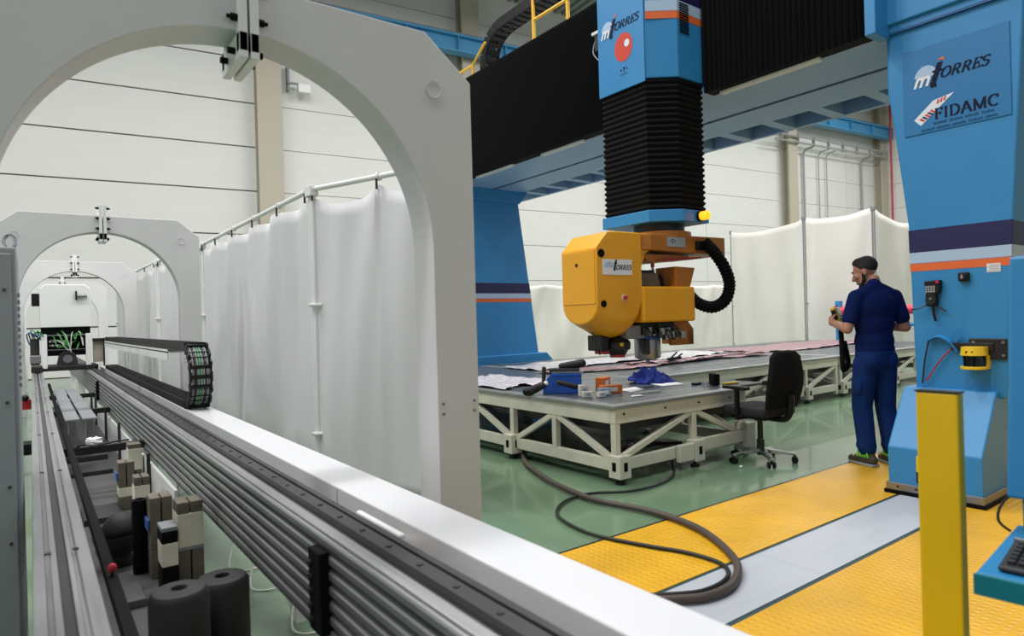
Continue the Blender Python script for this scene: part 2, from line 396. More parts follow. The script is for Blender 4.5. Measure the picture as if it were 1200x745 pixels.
def clamp(y, lab):
    c = thing('clamp_plate', (.63, y, .5), lab, 'clamp')
    MB().box(.615, .645, y - .045, y + .045, .49, .72).build('plate', 'black_matte', c, .004)
    for dz in (.52, .56, .60, .64, .68): MB().cyl((.615, y + .02, dz), (.607, y + .02, dz), .010, n=8).build('bolt', 'black_metal', c)
clamp(1.79, 'black bolted clamp plate on the ribbed beam in the foreground')
clamp(9.4, 'black clamp plate on the ribbed beam near the far carriage')
for i in range(7):
    y = -.1 + i * 2.9
    if i == 1: continue
    MB().box(.665, .765, y, y + .1, .0, .46).build('leg', 'white_paint', t)

t = thing('cable_tray_beam', (.97, 3, 0), 'long glossy white beam running from the foreground under the arches', 'beam')
MB().box(.885, 1.062, -.4, 12.6, .668, .75).build('beam', 'white_gloss', t, .006, seg=3)
for i in range(6):
    y = .05 + i * 2.9 + (1.3 if i == 0 else 0)
    MB().box(.93, 1.03, y, y + .1, 0, .668).build('leg', 'white_paint', t)
for y in (2.3, 5.2, 8.1): MB().box(.884, .8842, y, y + .004, .67, .745).build('joint', 'grey_paint', t)

# ---- arches
def make_arch(Y, label):
    a = thing('arch_frame', (.59, Y, 0), label, 'arch', 'white arches over the track')
    cx, R, zc = .588, .682, 1.63
    XL, XR, ZT, ch = -.285, 1.462, 2.475, .205
    th = .165
    rgt = [(cx + .003, ZT)] + [(XR - ch, ZT), (XR, ZT - .165), (XR, .0), (cx + R, .0)] + [(cx + R * math.cos(q), zc + R * math.sin(q)) for q in [PI / 2 * i / 24 for i in range(24)]] + [(cx + .003, zc + R)]
    lft = [(2 * cx - x, z) for x, z in rgt]
    for poly in (rgt, lft):
        b = MB(); n = len(poly)
        # split the C-shaped half into quads for clean shading
        out = [p for p in poly]
        b.prism(out, 'y', Y, Y + th)
        h = b.build('half_ring', 'arch_paint', a, .004)
        # round blanking disc on the face
        sgn = 1 if poly is rgt else -1
        MB().lathe([(.030, 0), (.034, .002), (.036, .004), (.036, .005), (.030, .005), (.029, .002)], (cx + sgn * .70, Y, 2.255), 24, Matrix.Rotation(PI / 2, 3, 'X')).build('disc', 'arch_paint', h, smooth=True)
        for zz in (.98, 1.02):
            for xx in (.705, .85):
                MB().cyl((cx + sgn * xx, Y, zz), (cx + sgn * xx, Y - .004, zz), .006, n=8).build('bolt', 'steel', h)
    # crown bracket
    j = thing_part = MB()
    for yy in (Y - .035, Y + th - .0):
        j.box(cx - .032, cx - .004, yy, yy + .035, 2.235, 2.58); j.box(cx + .004, cx + .032, yy, yy + .035, 2.235, 2.58)
    j.box(cx - .032, cx - .004, Y - .035, Y + th + .035, 2.215, 2.30); j.box(cx + .004, cx + .032, Y - .035, Y + th + .035, 2.215, 2.30)
    br = j.build('crown_bracket', 'white_paint', a, .003)
    for zz in (2.545, 2.445, 2.345):
        for sg in (-1, 1):
            MB().cyl((cx + sg * .030, Y - .018, zz), (cx + sg * .052, Y - .018, zz), .012, n=10).build('knob', 'black_matte', br)
            MB().cyl((cx + sg * .052, Y - .018, zz), (cx + sg * .064, Y - .018, zz), .007, n=8).build('knob', 'black_matte', br)
    for yy in (Y + .02, Y + .12):
        for sg in (-1, 1): MB().cyl((cx + sg * .03, yy, 2.25), (cx + sg * .055, yy, 2.25), .011, n=10).build('knob', 'black_matte', br)
    return a
arch = make_arch(2.215, 'large grey white arch frame nearest the camera, spanning the foreground')
for Y, lb in ((7.56, 'second white arch frame along the track, behind the grey cabinet'), (12.75, 'third white arch frame along the track, around the white carriage'),
              (18.1, 'farthest white arch frame at the end of the track')):
    copy_tree(arch, (0, Y - 2.215, 0), lb)

# ---- grey cabinet
cb = thing('control_cabinet', (-.45, 3.0, 0), 'tall grey sheet metal cabinet at the left edge of the view', 'cabinet')
MB().box(-.85, -.040, 2.93, 3.5, 0, 1.655).build('body', 'cabinet_grey', cb, .008)
MB().box(-.80, -.055, 2.915, 2.93, .05, 1.63).build('door', 'cabinet_grey', cb, .004)
h = MB().cyl((-.06, 3.1, 1.655), (-.06, 3.1, 1.67), .02).build('lifting_eye', 'chrome', cb); 
b = MB().tube([(-.06 + .018 * math.cos(q), 3.1, 1.69 + .025 * math.sin(q)) for q in [2 * PI * i / 14 for i in range(15)]], .006, 8).build('eye_ring', 'chrome', h)
for i in range(14): MB().box(-.040, -.032, 2.95, 2.97, 1.15 + i * .025, 1.165 + i * .025).build('vent_rib', 'cabinet_grey', cb)
for z in (1.5, 1.1, .8, .6): MB().cyl((-.075, 2.915, z), (-.075, 2.911, z), .006, n=8).build('screw', 'steel_dark', cb)

# ---- carriage on the rails
Yc = 11.6
c = thing('track_carriage', (.41, Yc, .75), 'white boxed carriage with green cables riding on the two rails', 'carriage')
MB().prism([(.10, 1.40), (.72, 1.40), (.72, 1.97), (.655, 2.03), (.165, 2.03), (.10, 1.97)], 'y', Yc, Yc + .9).build('hood', 'white_paint', c, .01)
MB().box(.005, .10, Yc + .1, Yc + .4, 1.72, 1.9).build('junction_box', 'black_plastic', c, .008)
g = MB().box(.53, .55, Yc - .05, Yc, 1.80, 1.93).build('gauge_plate', 'black_plastic', c)
for i in range(5): MB().cyl((.555 + i * .025, Yc - .03, 1.86), (.572 + i * .025, Yc - .03, 1.86), .026, n=10).build('coil', 'steel', g)
MB().box(.11, .71, Yc + .05, Yc + .85, 1.29, 1.40).build('inner_bay', 'black_matte', c)
for x in (.11, .645): MB().box(x, x + .065, Yc, Yc + .08, .80, 1.30).build('post', 'white_paint', c, .006)
MB().box(.16, .66, Yc + .1, Yc + .8, .98, 1.29).build('terminal_bay', 'black_matte', c)
MB().box(.175, .65, Yc + .02, Yc + .05, 1.065, 1.075).build('wire_shelf', 'steel', c)
MB().box(.175, .65, Yc + .02, Yc + .05, 1.275, 1.29).build('wire_shelf', 'steel', c)
random.seed(3)
for i in range(12):
    xa, xb = random.uniform(.2, .6), random.uniform(.22, .62); za, zb = random.uniform(1.15, 1.36), random.uniform(1.12, 1.36)
    mid = ((xa + xb) / 2 + random.uniform(-.08, .08), Yc - .02 - random.uniform(0, .05), min(za, zb) - random.uniform(.02, .16))
    MB().tube(catmull([(xa, Yc + .1, za), ((xa + mid[0]) / 2, Yc - .0, za - .03), mid, ((xb + mid[0]) / 2, Yc, zb - .04), (xb, Yc + .1, zb)], 6), .0055, 6).build('cable', 'cable_green' if i < 8 else 'cable_white', c, smooth=True)
for i in range(10): MB().box(.2 + .03 * (i % 5), .222 + .03 * (i % 5), Yc + .085, Yc + .1, 1.12 + .06 * (i // 5), 1.145 + .06 * (i // 5)).build('terminal', 'paper' if i % 2 else 'steel', c)
MB().prism([(.28, .82), (.56, .82), (.52, 1.0), (.46, 1.06), (.38, 1.06), (.32, 1.0)], 'y', Yc + .05, Yc + .3).build('clamp_jaw', 'steel_dark', c, .01)
MB().cyl((.42, Yc + .02, .93), (.42, Yc + .06, .93), .06).build('jaw_core', 'steel', c)
MB().box(-.02, .80, Yc + .02, Yc + .75, .76, .83).build('base', 'black_metal', c, .01)
for x in (.05, .70):
    MB().box(x - .07, x + .07, Yc - .04, Yc + .2, .755, .83).build('slide_block', 'black_metal', c, .006)
MB().box(-.03, .10, Yc + .02, Yc + .3, .88, 1.0).build('motor_flange', 'steel', c, .01)
MB().cyl((.03, Yc + .1, .86), (.03, Yc + .1, 1.24), .055).build('drive_motor', 'steel_dark', c, smooth=True)
for i in range(6):
    x = -.03 + .025 * i
    MB().tube(catmull([(x, Yc + .1, 1.16 + .02 * i), (x - .03, Yc, 1.3 + .03 * (i % 3)), (x + .04, Yc - .02, 1.32 - .04 * (i % 2)), (.10, Yc + .03, 1.22 + .02 * i)], 6), .009, 6).build('cable', ('cable_blue', 'cable_black', 'cable_green')[i % 3], c, smooth=True)
MB().box(.74, .88, Yc + .1, Yc + .14, .86, 1.2).build('side_plate', 'pillar_beige', c, .004)
MB().box(.735, .885, Yc + .05, Yc + .1, 1.17, 1.22).build('chain_arm', 'black_metal', c)
MB().box(.87, .89, Yc + .05, Yc + .1, .80, 1.22).build('chain_arm', 'black_metal', c)

# ---- cable chain on the white beam
ch = thing('cable_chain', (.96, 5, .75), 'black cable chain looping over on the glossy white beam', 'cable chain')
XA, XB = .890, 1.040
def link_mesh():
    b = MB(); L, h = .075, .058
    for x in (XA, XB - .012): b.box(x, x + .012, -L / 2, L / 2, 0, h)
    b.box(XA + .012, XB - .012, -.014, .014, h - .008, h); b.box(XA + .012, XB - .012, -.014, .014, 0, .008)
    return b
RC = .212; YL = 5.27; ZL = .752; zc_ = ZL + RC + .029
path = []
y = 11.6
while y > YL: path.append((y, ZL + .029, 0)); y -= .08
na = int(PI * RC / .08)
for i in range(na + 1):
    a = PI * i / na; path.append((YL - RC * math.sin(a), zc_ - RC * math.cos(a), a))
y = YL + .08
while y < 11.6: path.append((y, zc_ + RC, PI)); y += .08
lm = link_mesh(); proto = None
for (yy, zz, a) in path:
    if proto is None:
        proto = MB().add([(x - .965, q, z - .029) for x, q, z in lm.v], lm.f).build('link', 'black_plastic', ch)
        base_me = proto.data
        # re-centre the shared mesh on the link's middle
        for v in base_me.vertices: v.co.z -= .029
        o = proto
    else:
        o = bpy.data.objects.new('link', base_me); COL.objects.link(o); o.parent = ch; o.matrix_parent_inverse = WM[ch].inverted()
    o.location = (.965, yy, zz); o.rotation_euler = (a, 0, 0)
for i, (x, m_) in enumerate(((.915, 'grey_paint'), (.930, 'cable_black'), (.945, 'grey_paint'), (.962, 'cable_green'), (.980, 'grey_paint'), (.997, 'cable_black'), (1.014, 'grey_paint'))):
    pp = [(x, 11.5, ZL + .029)] + [(x, YL + .4, ZL + .029)] + [(x, YL - (RC + .006) * math.sin(PI * k / 16), zc_ - (RC + .006) * math.cos(PI * k / 16)) for k in range(17)] + [(x, YL + .4, zc_ + RC), (x, 11.5, zc_ + RC)]
    MB().tube(pp, .0075, 6).build('cable', m_, ch, smooth=True)
gt = thing('chain_guide', (.96, 8, 1.1), 'white guide channel carrying the upper run of the cable chain', 'guide')
MB().box(.880, .886, 5.9, 11.6, 1.085, 1.172).build('side_plate', 'white_paint', gt)
MB().box(.880, 1.05, 5.9, 11.6, 1.145, 1.155).build('floor_plate', 'white_paint', gt)
for y in (7.9, 10.2): MB().box(1.05, 1.07, y, y + .05, .75, 1.155).build('post', 'white_paint', gt)

# ---- frame and clutter between the rails
fr = thing('machine_skid', (.4, 5, 0), 'dark steel base frame lying between the two rails', 'frame')
MB().box(.175, .205, -.3, 12, .52, .56).build('longeron', 'black_matte', fr)
MB().box(.12, .62, -.3, 12, .16, .20).build('base_plate', 'base_plate', fr)
for y in (5.42, 8.0, 10.0): MB().box(.14, .66, y, y + .07, .48, .53).build('cross_beam', 'black_metal', fr)
MB().box(.612, .63, 4.0, 12, .05, .45).build('side_panel', 'white_paint', fr)
for y in (.5, 3.4, 6.8, 10.4):
    for x in (.15, .58): MB().box(x, x + .04, y, y + .04, 0, .16).build('foot', 'black_metal', fr)
for y in (4.9, 5.42, 6.7, 8.0, 9.3, 10.0):
    MB().cyl((.60, y - .01, .2), (.60, y - .01, .52), .012, n=8).build('rod', 'steel_dark', fr)
for i, (y, x0, x1, lb) in enumerate(((4.55, .22, .42, 'nearer grey offcut plate lying on the track base'), (6.1, .22, .50, 'grey offcut plate lying beyond the cross beam'))):
    tag(MB().box(x0, x1, y, y + .35, .201, .235).build('steel_plate', 'steel_dark', None, .004), lb, 'plate')
for x, lb in ((.27, 'left of two long grey boards lying between the rails'), (.40, 'right of two long grey boards lying between the rails')):
    q = thing('board', (x, 8.5, .3), lb, 'board', 'boards between the rails')
    MB().box(x - .055, x + .055, 6.9, 10.6, .545, .565).build('plank', 'grey_paint', q, .003)
    for y in (6.95, 9.9): MB().box(x - .03, x + .03, y, y + .08, .201, .545).build('support', 'steel', q, .004)
tag(MB().box(.20, .52, 6.78, 6.98, .201, .25).build('mounting_block', 'steel_dark', None, .008), 'dark steel mounting block under the ends of the boards', 'block')
pb = MB().ball((.34, 5.46, .562), (.055, .032, .03), 9, 6); rnd = random.Random(2)
pb.v = [(x + rnd.uniform(-.012, .012), y + rnd.uniform(-.008, .008), max(.5315, z + rnd.uniform(-.012, .012))) for x, y, z in pb.v]
tag(pb.build('crumpled_paper', 'paper', None, smooth=False), 'crumpled white paper scrap lying on the black cross beam', 'paper')
for i in range(4):
    x = .19 + .10 * i
    b = MB().bar((x - .05, 5.40 + .05 * (i % 2), .5315 + .012 * (i % 2)), (x + .06, 5.46 + .03 * (i % 3), .5335 + .012 * (i % 2)), .012, .010)
    tag(b.build('loose_bar', 'steel_dark'), ('leftmost short dark bar lying on the black cross beam', 'short dark bar left of the crumpled paper scrap', 'short dark bar right of the crumpled paper scrap', 'rightmost short dark bar on the black cross beam')[i], 'bar', 'loose bars on the cross beam')

def stack(x, y, segs, lb, wx=.05, wy=.06):
    q = thing('block_stack', (x, y, .2), lb, 'blocks', 'taped block stacks between the rails')
    z = .2
    for hgt, m_, n_ in segs:
        if n_ == 2:
            MB().box(x - wx, x - .003, y - wy, y + wy, z, z + hgt).build('block', m_, q, .004); MB().box(x + .003, x + wx, y - wy, y + wy, z, z + hgt).build('block', m_, q, .004)
        else: MB().box(x - wx, x + wx, y - wy, y + wy, z, z + hgt).build('block', m_, q, .004)
        z += hgt
stack(.555, 5.24, [(.17, 'wood_worn', 2), (.15, 'tape_cream', 1), (.03, 'wood_worn', 1)], 'cream taped block stack right beside the black cross beam', .04)
stack(.465, 4.86, [(.08, 'wood_worn', 1), (.06, 'tape_cream', 1), (.16, 'wood_worn', 2)], 'worn wooden block stack with a blue tag, farther one', .045)
stack(.500, 4.42, [(.09, 'wood_worn', 2), (.14, 'tape_cream', 1), (.05, 'wood_worn', 2)], 'short cream taped block stack in the middle of the row', .040)
stack(.462, 3.44, [(.13, 'wood_worn', 1), (.24, 'wood_worn', 2)], 'tall worn wooden block stack beside the black tube', .046)
stack(.548, 3.24, [(.16, 'wood_worn', 2), (.015, 'grey_paint', 1), (.15, 'tape_cream', 1), (.05, 'wood_worn', 2)], 'double post stack with cream tape nearest the ribbed beam', .052)
stack(.458, 3.20, [(.12, 'black_matte', 1), (.10, 'tape_cream', 1), (.05, 'black_matte', 1), (.02, 'grey_paint', 1)], 'low black and cream block stack next to the double post stack', .032)
for x, y, z_, lb in ((.414, 4.86, .385, 'small blue tag on the farther wooden block stack'), (.410, 3.44, .42, 'small blue tag on the tall wooden block stack')):
    tag(MB().box(x - .006, x + .005, y - .05, y + .05, z_, z_ + .05).build('blue_tag', 'cable_blue', None, .002), lb, 'tag')
tag(MB().lathe([(.001, 0), (.034, 0), (.036, .01), (.036, .33), (.032, .345), (.02, .345), (.02, .335), (.001, .335)], (.392, 3.52, .2)).build('rubber_tube', 'black_matte', None, smooth=True), 'slim upright black tube standing among the block stacks', 'tube')
tag(MB().lathe([(.001, 0), (.055, 0), (.06, .03), (.045, .05), (.075, .09), (.082, .10), (.082, .15), (.074, .155), (.085, .17), (.085, .185), (.06, .225), (.035, .25), (.001, .255)], (.325, 3.70, .2)).build('rubber_bellows', 'rubber', None, smooth=True), 'squat dark ribbed rubber buffer between the block stacks', 'buffer')
tag(MB().box(.245, .32, 4.12, 4.30, .2, .24).build('grey_pad', 'grey_paint', None, .006), 'grey brick pad on the track base behind the rubber buffer', 'pad')
tag(MB().box(.245, .31, 3.92, 4.06, .2, .235).build('grey_pad', 'grey_paint', None, .006), 'grey brick pad on the track base against the rubber buffer', 'pad')
tag(MB().box(.28, .36, 3.08, 3.32, .2, .235).build('grey_pad', 'base_plate', None, .006), 'dark flat pad on the track base in front of the black tube', 'pad')
def drum(x, y, r, z1, lb):
    prof = [(.022, .0), (r * .9, 0), (r, .012), (r, z1 - .2 - .02), (r - .012, z1 - .2 - .004), (r - .03, z1 - .2), (.024, z1 - .2), (.02, z1 - .21), (.02, .02)]
    tag(MB().lathe(prof, (x, y, .2), 40).build('rubber_drum', 'rubber', None, smooth=True), lb, 'drum', 'rubber drums between the rails')
drum(.348, 2.24, .086, .545, 'black rubber drum with a centre hole in the foreground')
drum(.500, 2.37, .086, .505, 'black rubber drum partly hidden behind the front drum')
k = thing('ball_knob', (.19, 2.35, .56), 'small red ball knob on the black frame bar', 'knob')
MB().ball((.19, 2.45, .585), .014).build('ball', 'red_plastic', k, smooth=True); MB().cyl((.19, 2.45, .56), (.19, 2.45, .575), .005, n=8).build('stem', 'black_plastic', k)
# things on the left of the guide rail
q = thing('limit_switch', (-.03, 8.2, .6), 'red and black limit switch on the outside of the guide rail', 'switch')
MB().box(-.10, -.02, 8.2, 8.3, .56, .66).build('body', 'red_plastic', q, .01); MB().ball((-.07, 8.18, .68), .035, 10, 6).build('roller', 'black_plastic', q, smooth=True)
MB().box(-.09, -.02, 5.9, 6.1, .45, .53).build('bracket', 'black_plastic', q, .005)
# white wires hanging on the floor under the ribbed beam
for i, (x, y) in enumerate(((.88, 3.55), (.98, 3.25), (.90, 2.95), (.86, 3.9))):
    p = [(x, y, .34), (x - .02, y - .02, .22), (x + .03, y + .03, .12), (x - .01, y - .08, .012), (x + .10, y - .16, .010), (x + .2, y - .05, .010)]
    q = thing('loose_wire', (x, y, 0), ('white loose wire on the green floor, farther left one', 'white loose wire on the green floor in the middle', 'white loose wire on the green floor nearest the clamp plate', 'white loose wire hanging under the ribbed beam, farthest one')[i], 'wire', 'loose wires under the beam')
    MB().tube(catmull(p, 6), .005, 6).build('wire', 'cable_white', q, smooth=True)
    MB().cyl(p[1], (p[1][0] + .02, p[1][1], p[1][2] - .04), .009, n=8).build('plug', 'black_plastic', q)
# fittings in the gap between the ribbed beam and the white beam
q = thing('hose_fitting', (.83, 1.75, .66), 'brass and white fitting lying behind the ribbed beam', 'fitting')
MB().box(.80, .875, 1.70, 1.80, .66, .70).build('body', 'cardboard_white', q, .008); MB().cyl((.84, 1.80, .70), (.84, 1.86, .71), .018).build('coupling', 'wood_worn', q)
MB().cyl((.84, 1.68, .69), (.84, 1.62, .69), .022).build('nozzle', 'head_orange', q)
MB().box(.79, .88, 1.6, 1.9, .62, .66).build('bracket', 'white_paint', q)
tag(MB().box(.795, .815, 1.62, 1.92, .75, .765).build('white_bar', 'white_paint', None, .006), 'short white bar lying along the back of the ribbed beam', 'bar')

# ================================================================== CURTAINS
def curtain_sheet(p0, p1, ztop, zbot, m, parent, seed=1, amp=.05, sag=.06, hooks=6, nx=70, nz=22, name='sheet'):
    rnd = random.Random(seed); p0, p1 = Vector((*p0, 0)), Vector((*p1, 0)); d = p1 - p0; L = d.length; d.normalize(); nn = Vector((-d.y, d.x, 0))
    ph = [rnd.uniform(0, 6.28) for _ in range(6)]; fr_ = [rnd.uniform(1.0, 2.6) for _ in range(6)]
    b = MB(); vs = []
    for j in range(nz + 1):
        v = j / nz
        for i in range(nx + 1):
            u = i / nx; s = u * L
            dip = sag * abs(math.sin(PI * u * hooks)) ** .8 * (1 - v) ** 2
            z = ztop - (ztop - zbot) * v - dip
            off = amp * (.5 + .5 * v) * (.55 * math.sin(fr_[0] * s * 1.5 + ph[0] + 1.2 * v) + .22 * math.sin(fr_[1] * s * 3.5 + ph[1] - 3 * v) + .30 * math.sin(fr_[2] * s * 2 + ph[2] + 5 * v))
            # diagonal tension folds from the hooks
            k = (u * hooks) % 1.0; off += amp * .5 * math.sin(10 * (k - .5) * (1 + v) + 5 * v + ph[3]) * math.exp(-2.2 * v)
            off += amp * .6 * math.sin(5 * v + 3.1 * s + ph[4]) * .5
            off *= min(1, u * 9, (1 - u) * 9)
            vs.append(p0 + d * s + nn * off + Vector((0, 0, z)))
    fs = [(j * (nx + 1) + i, j * (nx + 1) + i + 1, (j + 1) * (nx + 1) + i + 1, (j + 1) * (nx + 1) + i) for j in range(nz) for i in range(nx)]
    b.add(vs, fs); o = b.build(name, m, parent, smooth=True)
    md = o.modifiers.new('cloth_thickness', 'SOLIDIFY'); md.thickness = .003
    return o
def curtain(p0, p1, ztop, label, m='curtain_white', seed=1, hooks=5, amp=.05, posts=True, zbot=.02, sag=.06, r=.022, pm='white_paint', tube=True):
    t = thing('curtain_screen', (p0[0], p0[1], 0), label, 'curtain', 'curtain screens')
    curtain_sheet(p0, p1, ztop - (.06 if tube else .0), zbot, m, t, seed, amp, sag, hooks)
    a, b_ = Vector((*p0, ztop)), Vector((*p1, ztop)); d = (b_ - a).normalized(); nn = Vector((-d.y, d.x, 0))
    if tube: MB().cyl(a, b_, r, n=12).build('top_tube', pm, t, smooth=True)
    if posts:
        for e, s_ in ((a, 1), (b_, -1)):
            q = e + d * .0 * s_
            MB().cyl((q.x, q.y, 0), (q.x, q.y, ztop), r * .9, n=12).build('post', pm, t, smooth=True)
            MB().box(q.x - r * 1.7, q.x + r * 1.7, q.y - r * 1.7, q.y + r * 1.7, ztop - .06, ztop + .03).build('corner_joint', pm, t, .008)
            for z in (.45, 1.5): MB().cyl((q.x - .05, q.y - .03, z), (q.x + .03, q.y - .05, z), r * .7, n=10).build('clamp', pm, t)
    for i in range(hooks + 1 if tube else 0):
        q = a + (b_ - a) * min(.985, max(.015, i / hooks))
        MB().cyl(q + d * .012, q - d * .012, r * 1.5, n=12).build('ring', pm, t)
        MB().bar(q - nn * r * 1.2 + Vector((0, 0, -.02)), q - nn * r * 1.2 + Vector((0, 0, -.10)), .016, .008).build('hook', 'steel_dark', t)
    return t
curtain((1.86, 9.40), (1.87, 5.27), 2.45, 'white curtain screen behind the arches, left of the white post', seed=4, hooks=5, amp=.07, sag=.05)
curtain((1.875, 5.23), (2.40, 3.83), 2.45, 'white curtain panel seen through the nearest arch, right of the white post', seed=9, hooks=2, amp=.05, sag=.10)
curtain((1.70, 12.0), (1.84, 9.5), 2.45, 'white curtain screen far down the track, seen through the second arch', seed=12, hooks=4, amp=.05)
curtain((1.60, 17.5), (1.68, 12.1), 2.45, 'farthest white curtain screen at the end of the track', seed=15, hooks=5, amp=.05)
def cream(p0, p1, zt, lb, seed, hooks=3, **k): return curtain(p0, p1, zt, lb, 'curtain_cream', seed, hooks, pm='grey_paint', r=.016, tube=False, **k)
cream((15.9, 11.0), (15.25, 8.5), 3.6, 'cream curtain panel left of the worker, first from the tool head', 21, 1, amp=.13, sag=.14)
cream((15.25, 8.45), (15.2, 6.85), 3.6, 'cream curtain panel directly behind the worker', 22, 1, amp=.12, sag=.10)
cream((15.2, 6.8), (18.6, 7.2), 3.6, 'cream curtain panel behind the worker beside the blue gantry leg', 23, 1, amp=.13, sag=.2)
cream((13.6, 13.0), (19.5, 12.2), 2.22, 'low cream curtain along the far wall behind the tool head', 24, 5, amp=.09, sag=.05)
cream((8.6, 13.65), (13.5, 13.0), 2.22, 'low cream curtain along the far wall beside the far gantry leg', 25, 4, amp=.10, sag=.05)

# ================================================================== LETTERING
LIFT = [0]
def stroke(b, pts, wd, mapf):
    o_ = Vector(mapf(0, 0)); nv = (Vector(mapf(1, 0)) - o_).cross(Vector(mapf(0, 1)) - o_).normalized()
    for (x0, y0), (x1, y1) in zip(pts[:-1], pts[1:]):
        dx, dy = x1 - x0, y1 - y0; L = math.hypot(dx, dy) or 1; nx_, ny_ = -dy / L, dx / L
        wx, wy = (wd if isinstance(wd, tuple) else (wd, wd))
        # broad-pen: vertical strokes thick, horizontal strokes thin
        t_ = (abs(dy) / L) * wx + (abs(dx) / L) * wy; h = t_ / 2; e = .012
        ex, ey = dx / L * e, dy / L * e
        LIFT[0] = (LIFT[0] + 1) % 40; up_ = nv * (2e-5 * LIFT[0])      # printed strokes overlap without sharing a plane
        b.add([Vector(q_) + up_ for q_ in (mapf(x0 + nx_ * h - ex, y0 + ny_ * h - ey), mapf(x1 + nx_ * h + ex, y1 + ny_ * h + ey), mapf(x1 - nx_ * h + ex, y1 - ny_ * h + ey), mapf(x0 - nx_ * h - ex, y0 - ny_ * h - ey))], [(0, 1, 2, 3)])
def el(cx, cy, rx, ry, a0, a1, n=14): return [(cx + rx * math.cos(math.radians(a0 + (a1 - a0) * i / n)), cy + ry * math.sin(math.radians(a0 + (a1 - a0) * i / n))) for i in range(n + 1)]
S_ = lambda x, y, w_=.12: [(x - w_, y), (x + w_, y)]
GL = {
 'T': (.78, [[(.39, 0), (.39, 1)], [(.04, .96), (.74, .96)], [(.05, .97), (.05, .78)], [(.73, .97), (.73, .78)], S_(.39, .02)]),
 'O': (.90, [el(.45, .5, .38, .48, 0, 360, 24)]),
 'R': (.86, [[(.18, 0), (.18, 1)], el(.36, .74, .30, .24, 90, -90, 12), [(.1, .97), (.38, .97)], [(.2, .50), (.38, .50)], [(.42, .5), (.76, .02)], S_(.18, .02), [(.68, .02), (.86, .02)]]),
 'E': (.74, [[(.18, 0), (.18, 1)], [(.06, .97), (.66, .97)], [(.18, .5), (.5, .5)], [(.06, .03), (.68, .03)], [(.66, .98), (.66, .78)], [(.68, .02), (.68, .24)], [(.5, .4), (.5, .6)]]),
 'S': (.66, [el(.33, .74, .25, .23, 30, 250, 14) + el(.33, .27, .27, .25, 70, -150, 14)]),
 'F': (.70, [[(.18, 0), (.18, 1)], [(.06, .97), (.64, .97)], [(.18, .5), (.5, .5)], [(.64, .98), (.64, .76)], [(.5, .4), (.5, .6)], S_(.18, .02)]),
 'I': (.40, [[(.2, 0), (.2, 1)], S_(.2, .02), S_(.2, .98)]),
 'D': (.88, [[(.18, 0), (.18, 1)], [(.06, .97), (.4, .97)], [(.06, .03), (.4, .03)], el(.38, .5, .42, .47, 90, -90, 14)]),
 'A': (.88, [[(.06, 0), (.44, 1)], [(.44, 1), (.80, 0)], [(.2, .34), (.66, .34)], S_(.08, .02, .1), S_(.80, .02, .1)]),
 'M': (1.08, [[(.14, 0), (.14, 1)], [(.14, 1), (.54, .05)], [(.54, .05), (.92, 1)], [(.92, 1), (.92, 0)], S_(.14, .02, .1), S_(.92, .02, .1), S_(.1, .98, .06), S_(.96, .98, .06)]),
 'C': (.84, [el(.46, .5, .38, .48, 50, 310, 18), [(.72, .98), (.72, .72)]]),
 'X': (.8, [[(.1, 0), (.7, 1)], [(.1, 1), (.7, 0)]]), 'Y': (.8, [[(.4, 0), (.4, .5)], [(.4, .5), (.08, 1)], [(.4, .5), (.72, 1)]]),
 '+': (.7, [[(.1, .5), (.6, .5)], [(.35, .25), (.35, .75)]]), '-': (.6, [[(.1, .5), (.5, .5)]]), 'm': (1.1, [[(.12, 0), (.12, .7)], el(.32, .45, .2, .25, 180, 0, 8) + [(.52, 0)], el(.74, .45, .22, .25, 180, 0, 8) + [(.96, 0)]]),
 't': (.5, [[(.25, 1.15), (.25, .1)], el(.38, .1, .13, .14, 180, 300, 6), [(.02, .74), (.5, .74)]]),
}
def write(txt, h, shear, mapf, wd=(.17, .07), x=0.0, y=0.0, gap=.06, b=None):
    b = b or MB()
    for c_ in txt:
        if c_ == ' ': x += .5 * h; continue
        wg, st = GL[c_]
        for s in st: stroke(b, s, wd, lambda u, v, x=x: mapf(x + (u + v * shear) * h, y + v * h))
        x += (wg + gap) * h
    return b, x
def logo_mtorres(parent, mapf, S, dark='print_navy'):     # S = letter height of the capitals
    # pale half disc behind the m
    b = MB(); ctr = (1.25 * S, .55 * S); P = [mapf(ctr[0], ctr[1] - .2 * S)] + [mapf(ctr[0] + 1.12 * S * math.cos(math.radians(a)), ctr[1] - .2 * S + 1.35 * S * math.sin(math.radians(a))) for a in range(10, 171, 8)]
    b.add(P, [tuple([0, i, i + 1]) for i in range(1, len(P) - 1)]); b.build('emblem_disc', 'stripe_pale', parent)
    b, _ = write('m', 1.35 * S, .35, lambda u, v: mapf(u, v - .45 * S, .0012), (.2, .12)); b.build('letter_m', 'paper', parent)
    b, _ = write('t', 1.9 * S, .35, lambda u, v: mapf(u + 1.35 * S, v - .55 * S, .0024), (.26, .10)); b.build('letter_t', dark, parent)
    b, x = write('ORRES', S, .35, lambda u, v: mapf(u + 2.5 * S, v, .0024), (.17, .07)); b.build('lettering', dark, parent)
    b = MB(); b.add([mapf(2.35 * S, 1.95 * S, .0024), mapf(2.9 * S, 2.15 * S, .0024), mapf(3.05 * S, 1.7 * S, .0024), mapf(2.85 * S, 1.85 * S, .0024)], [(0, 1, 2, 3)]); b.build('emblem_spark', 'stripe_orange', parent)
    return x

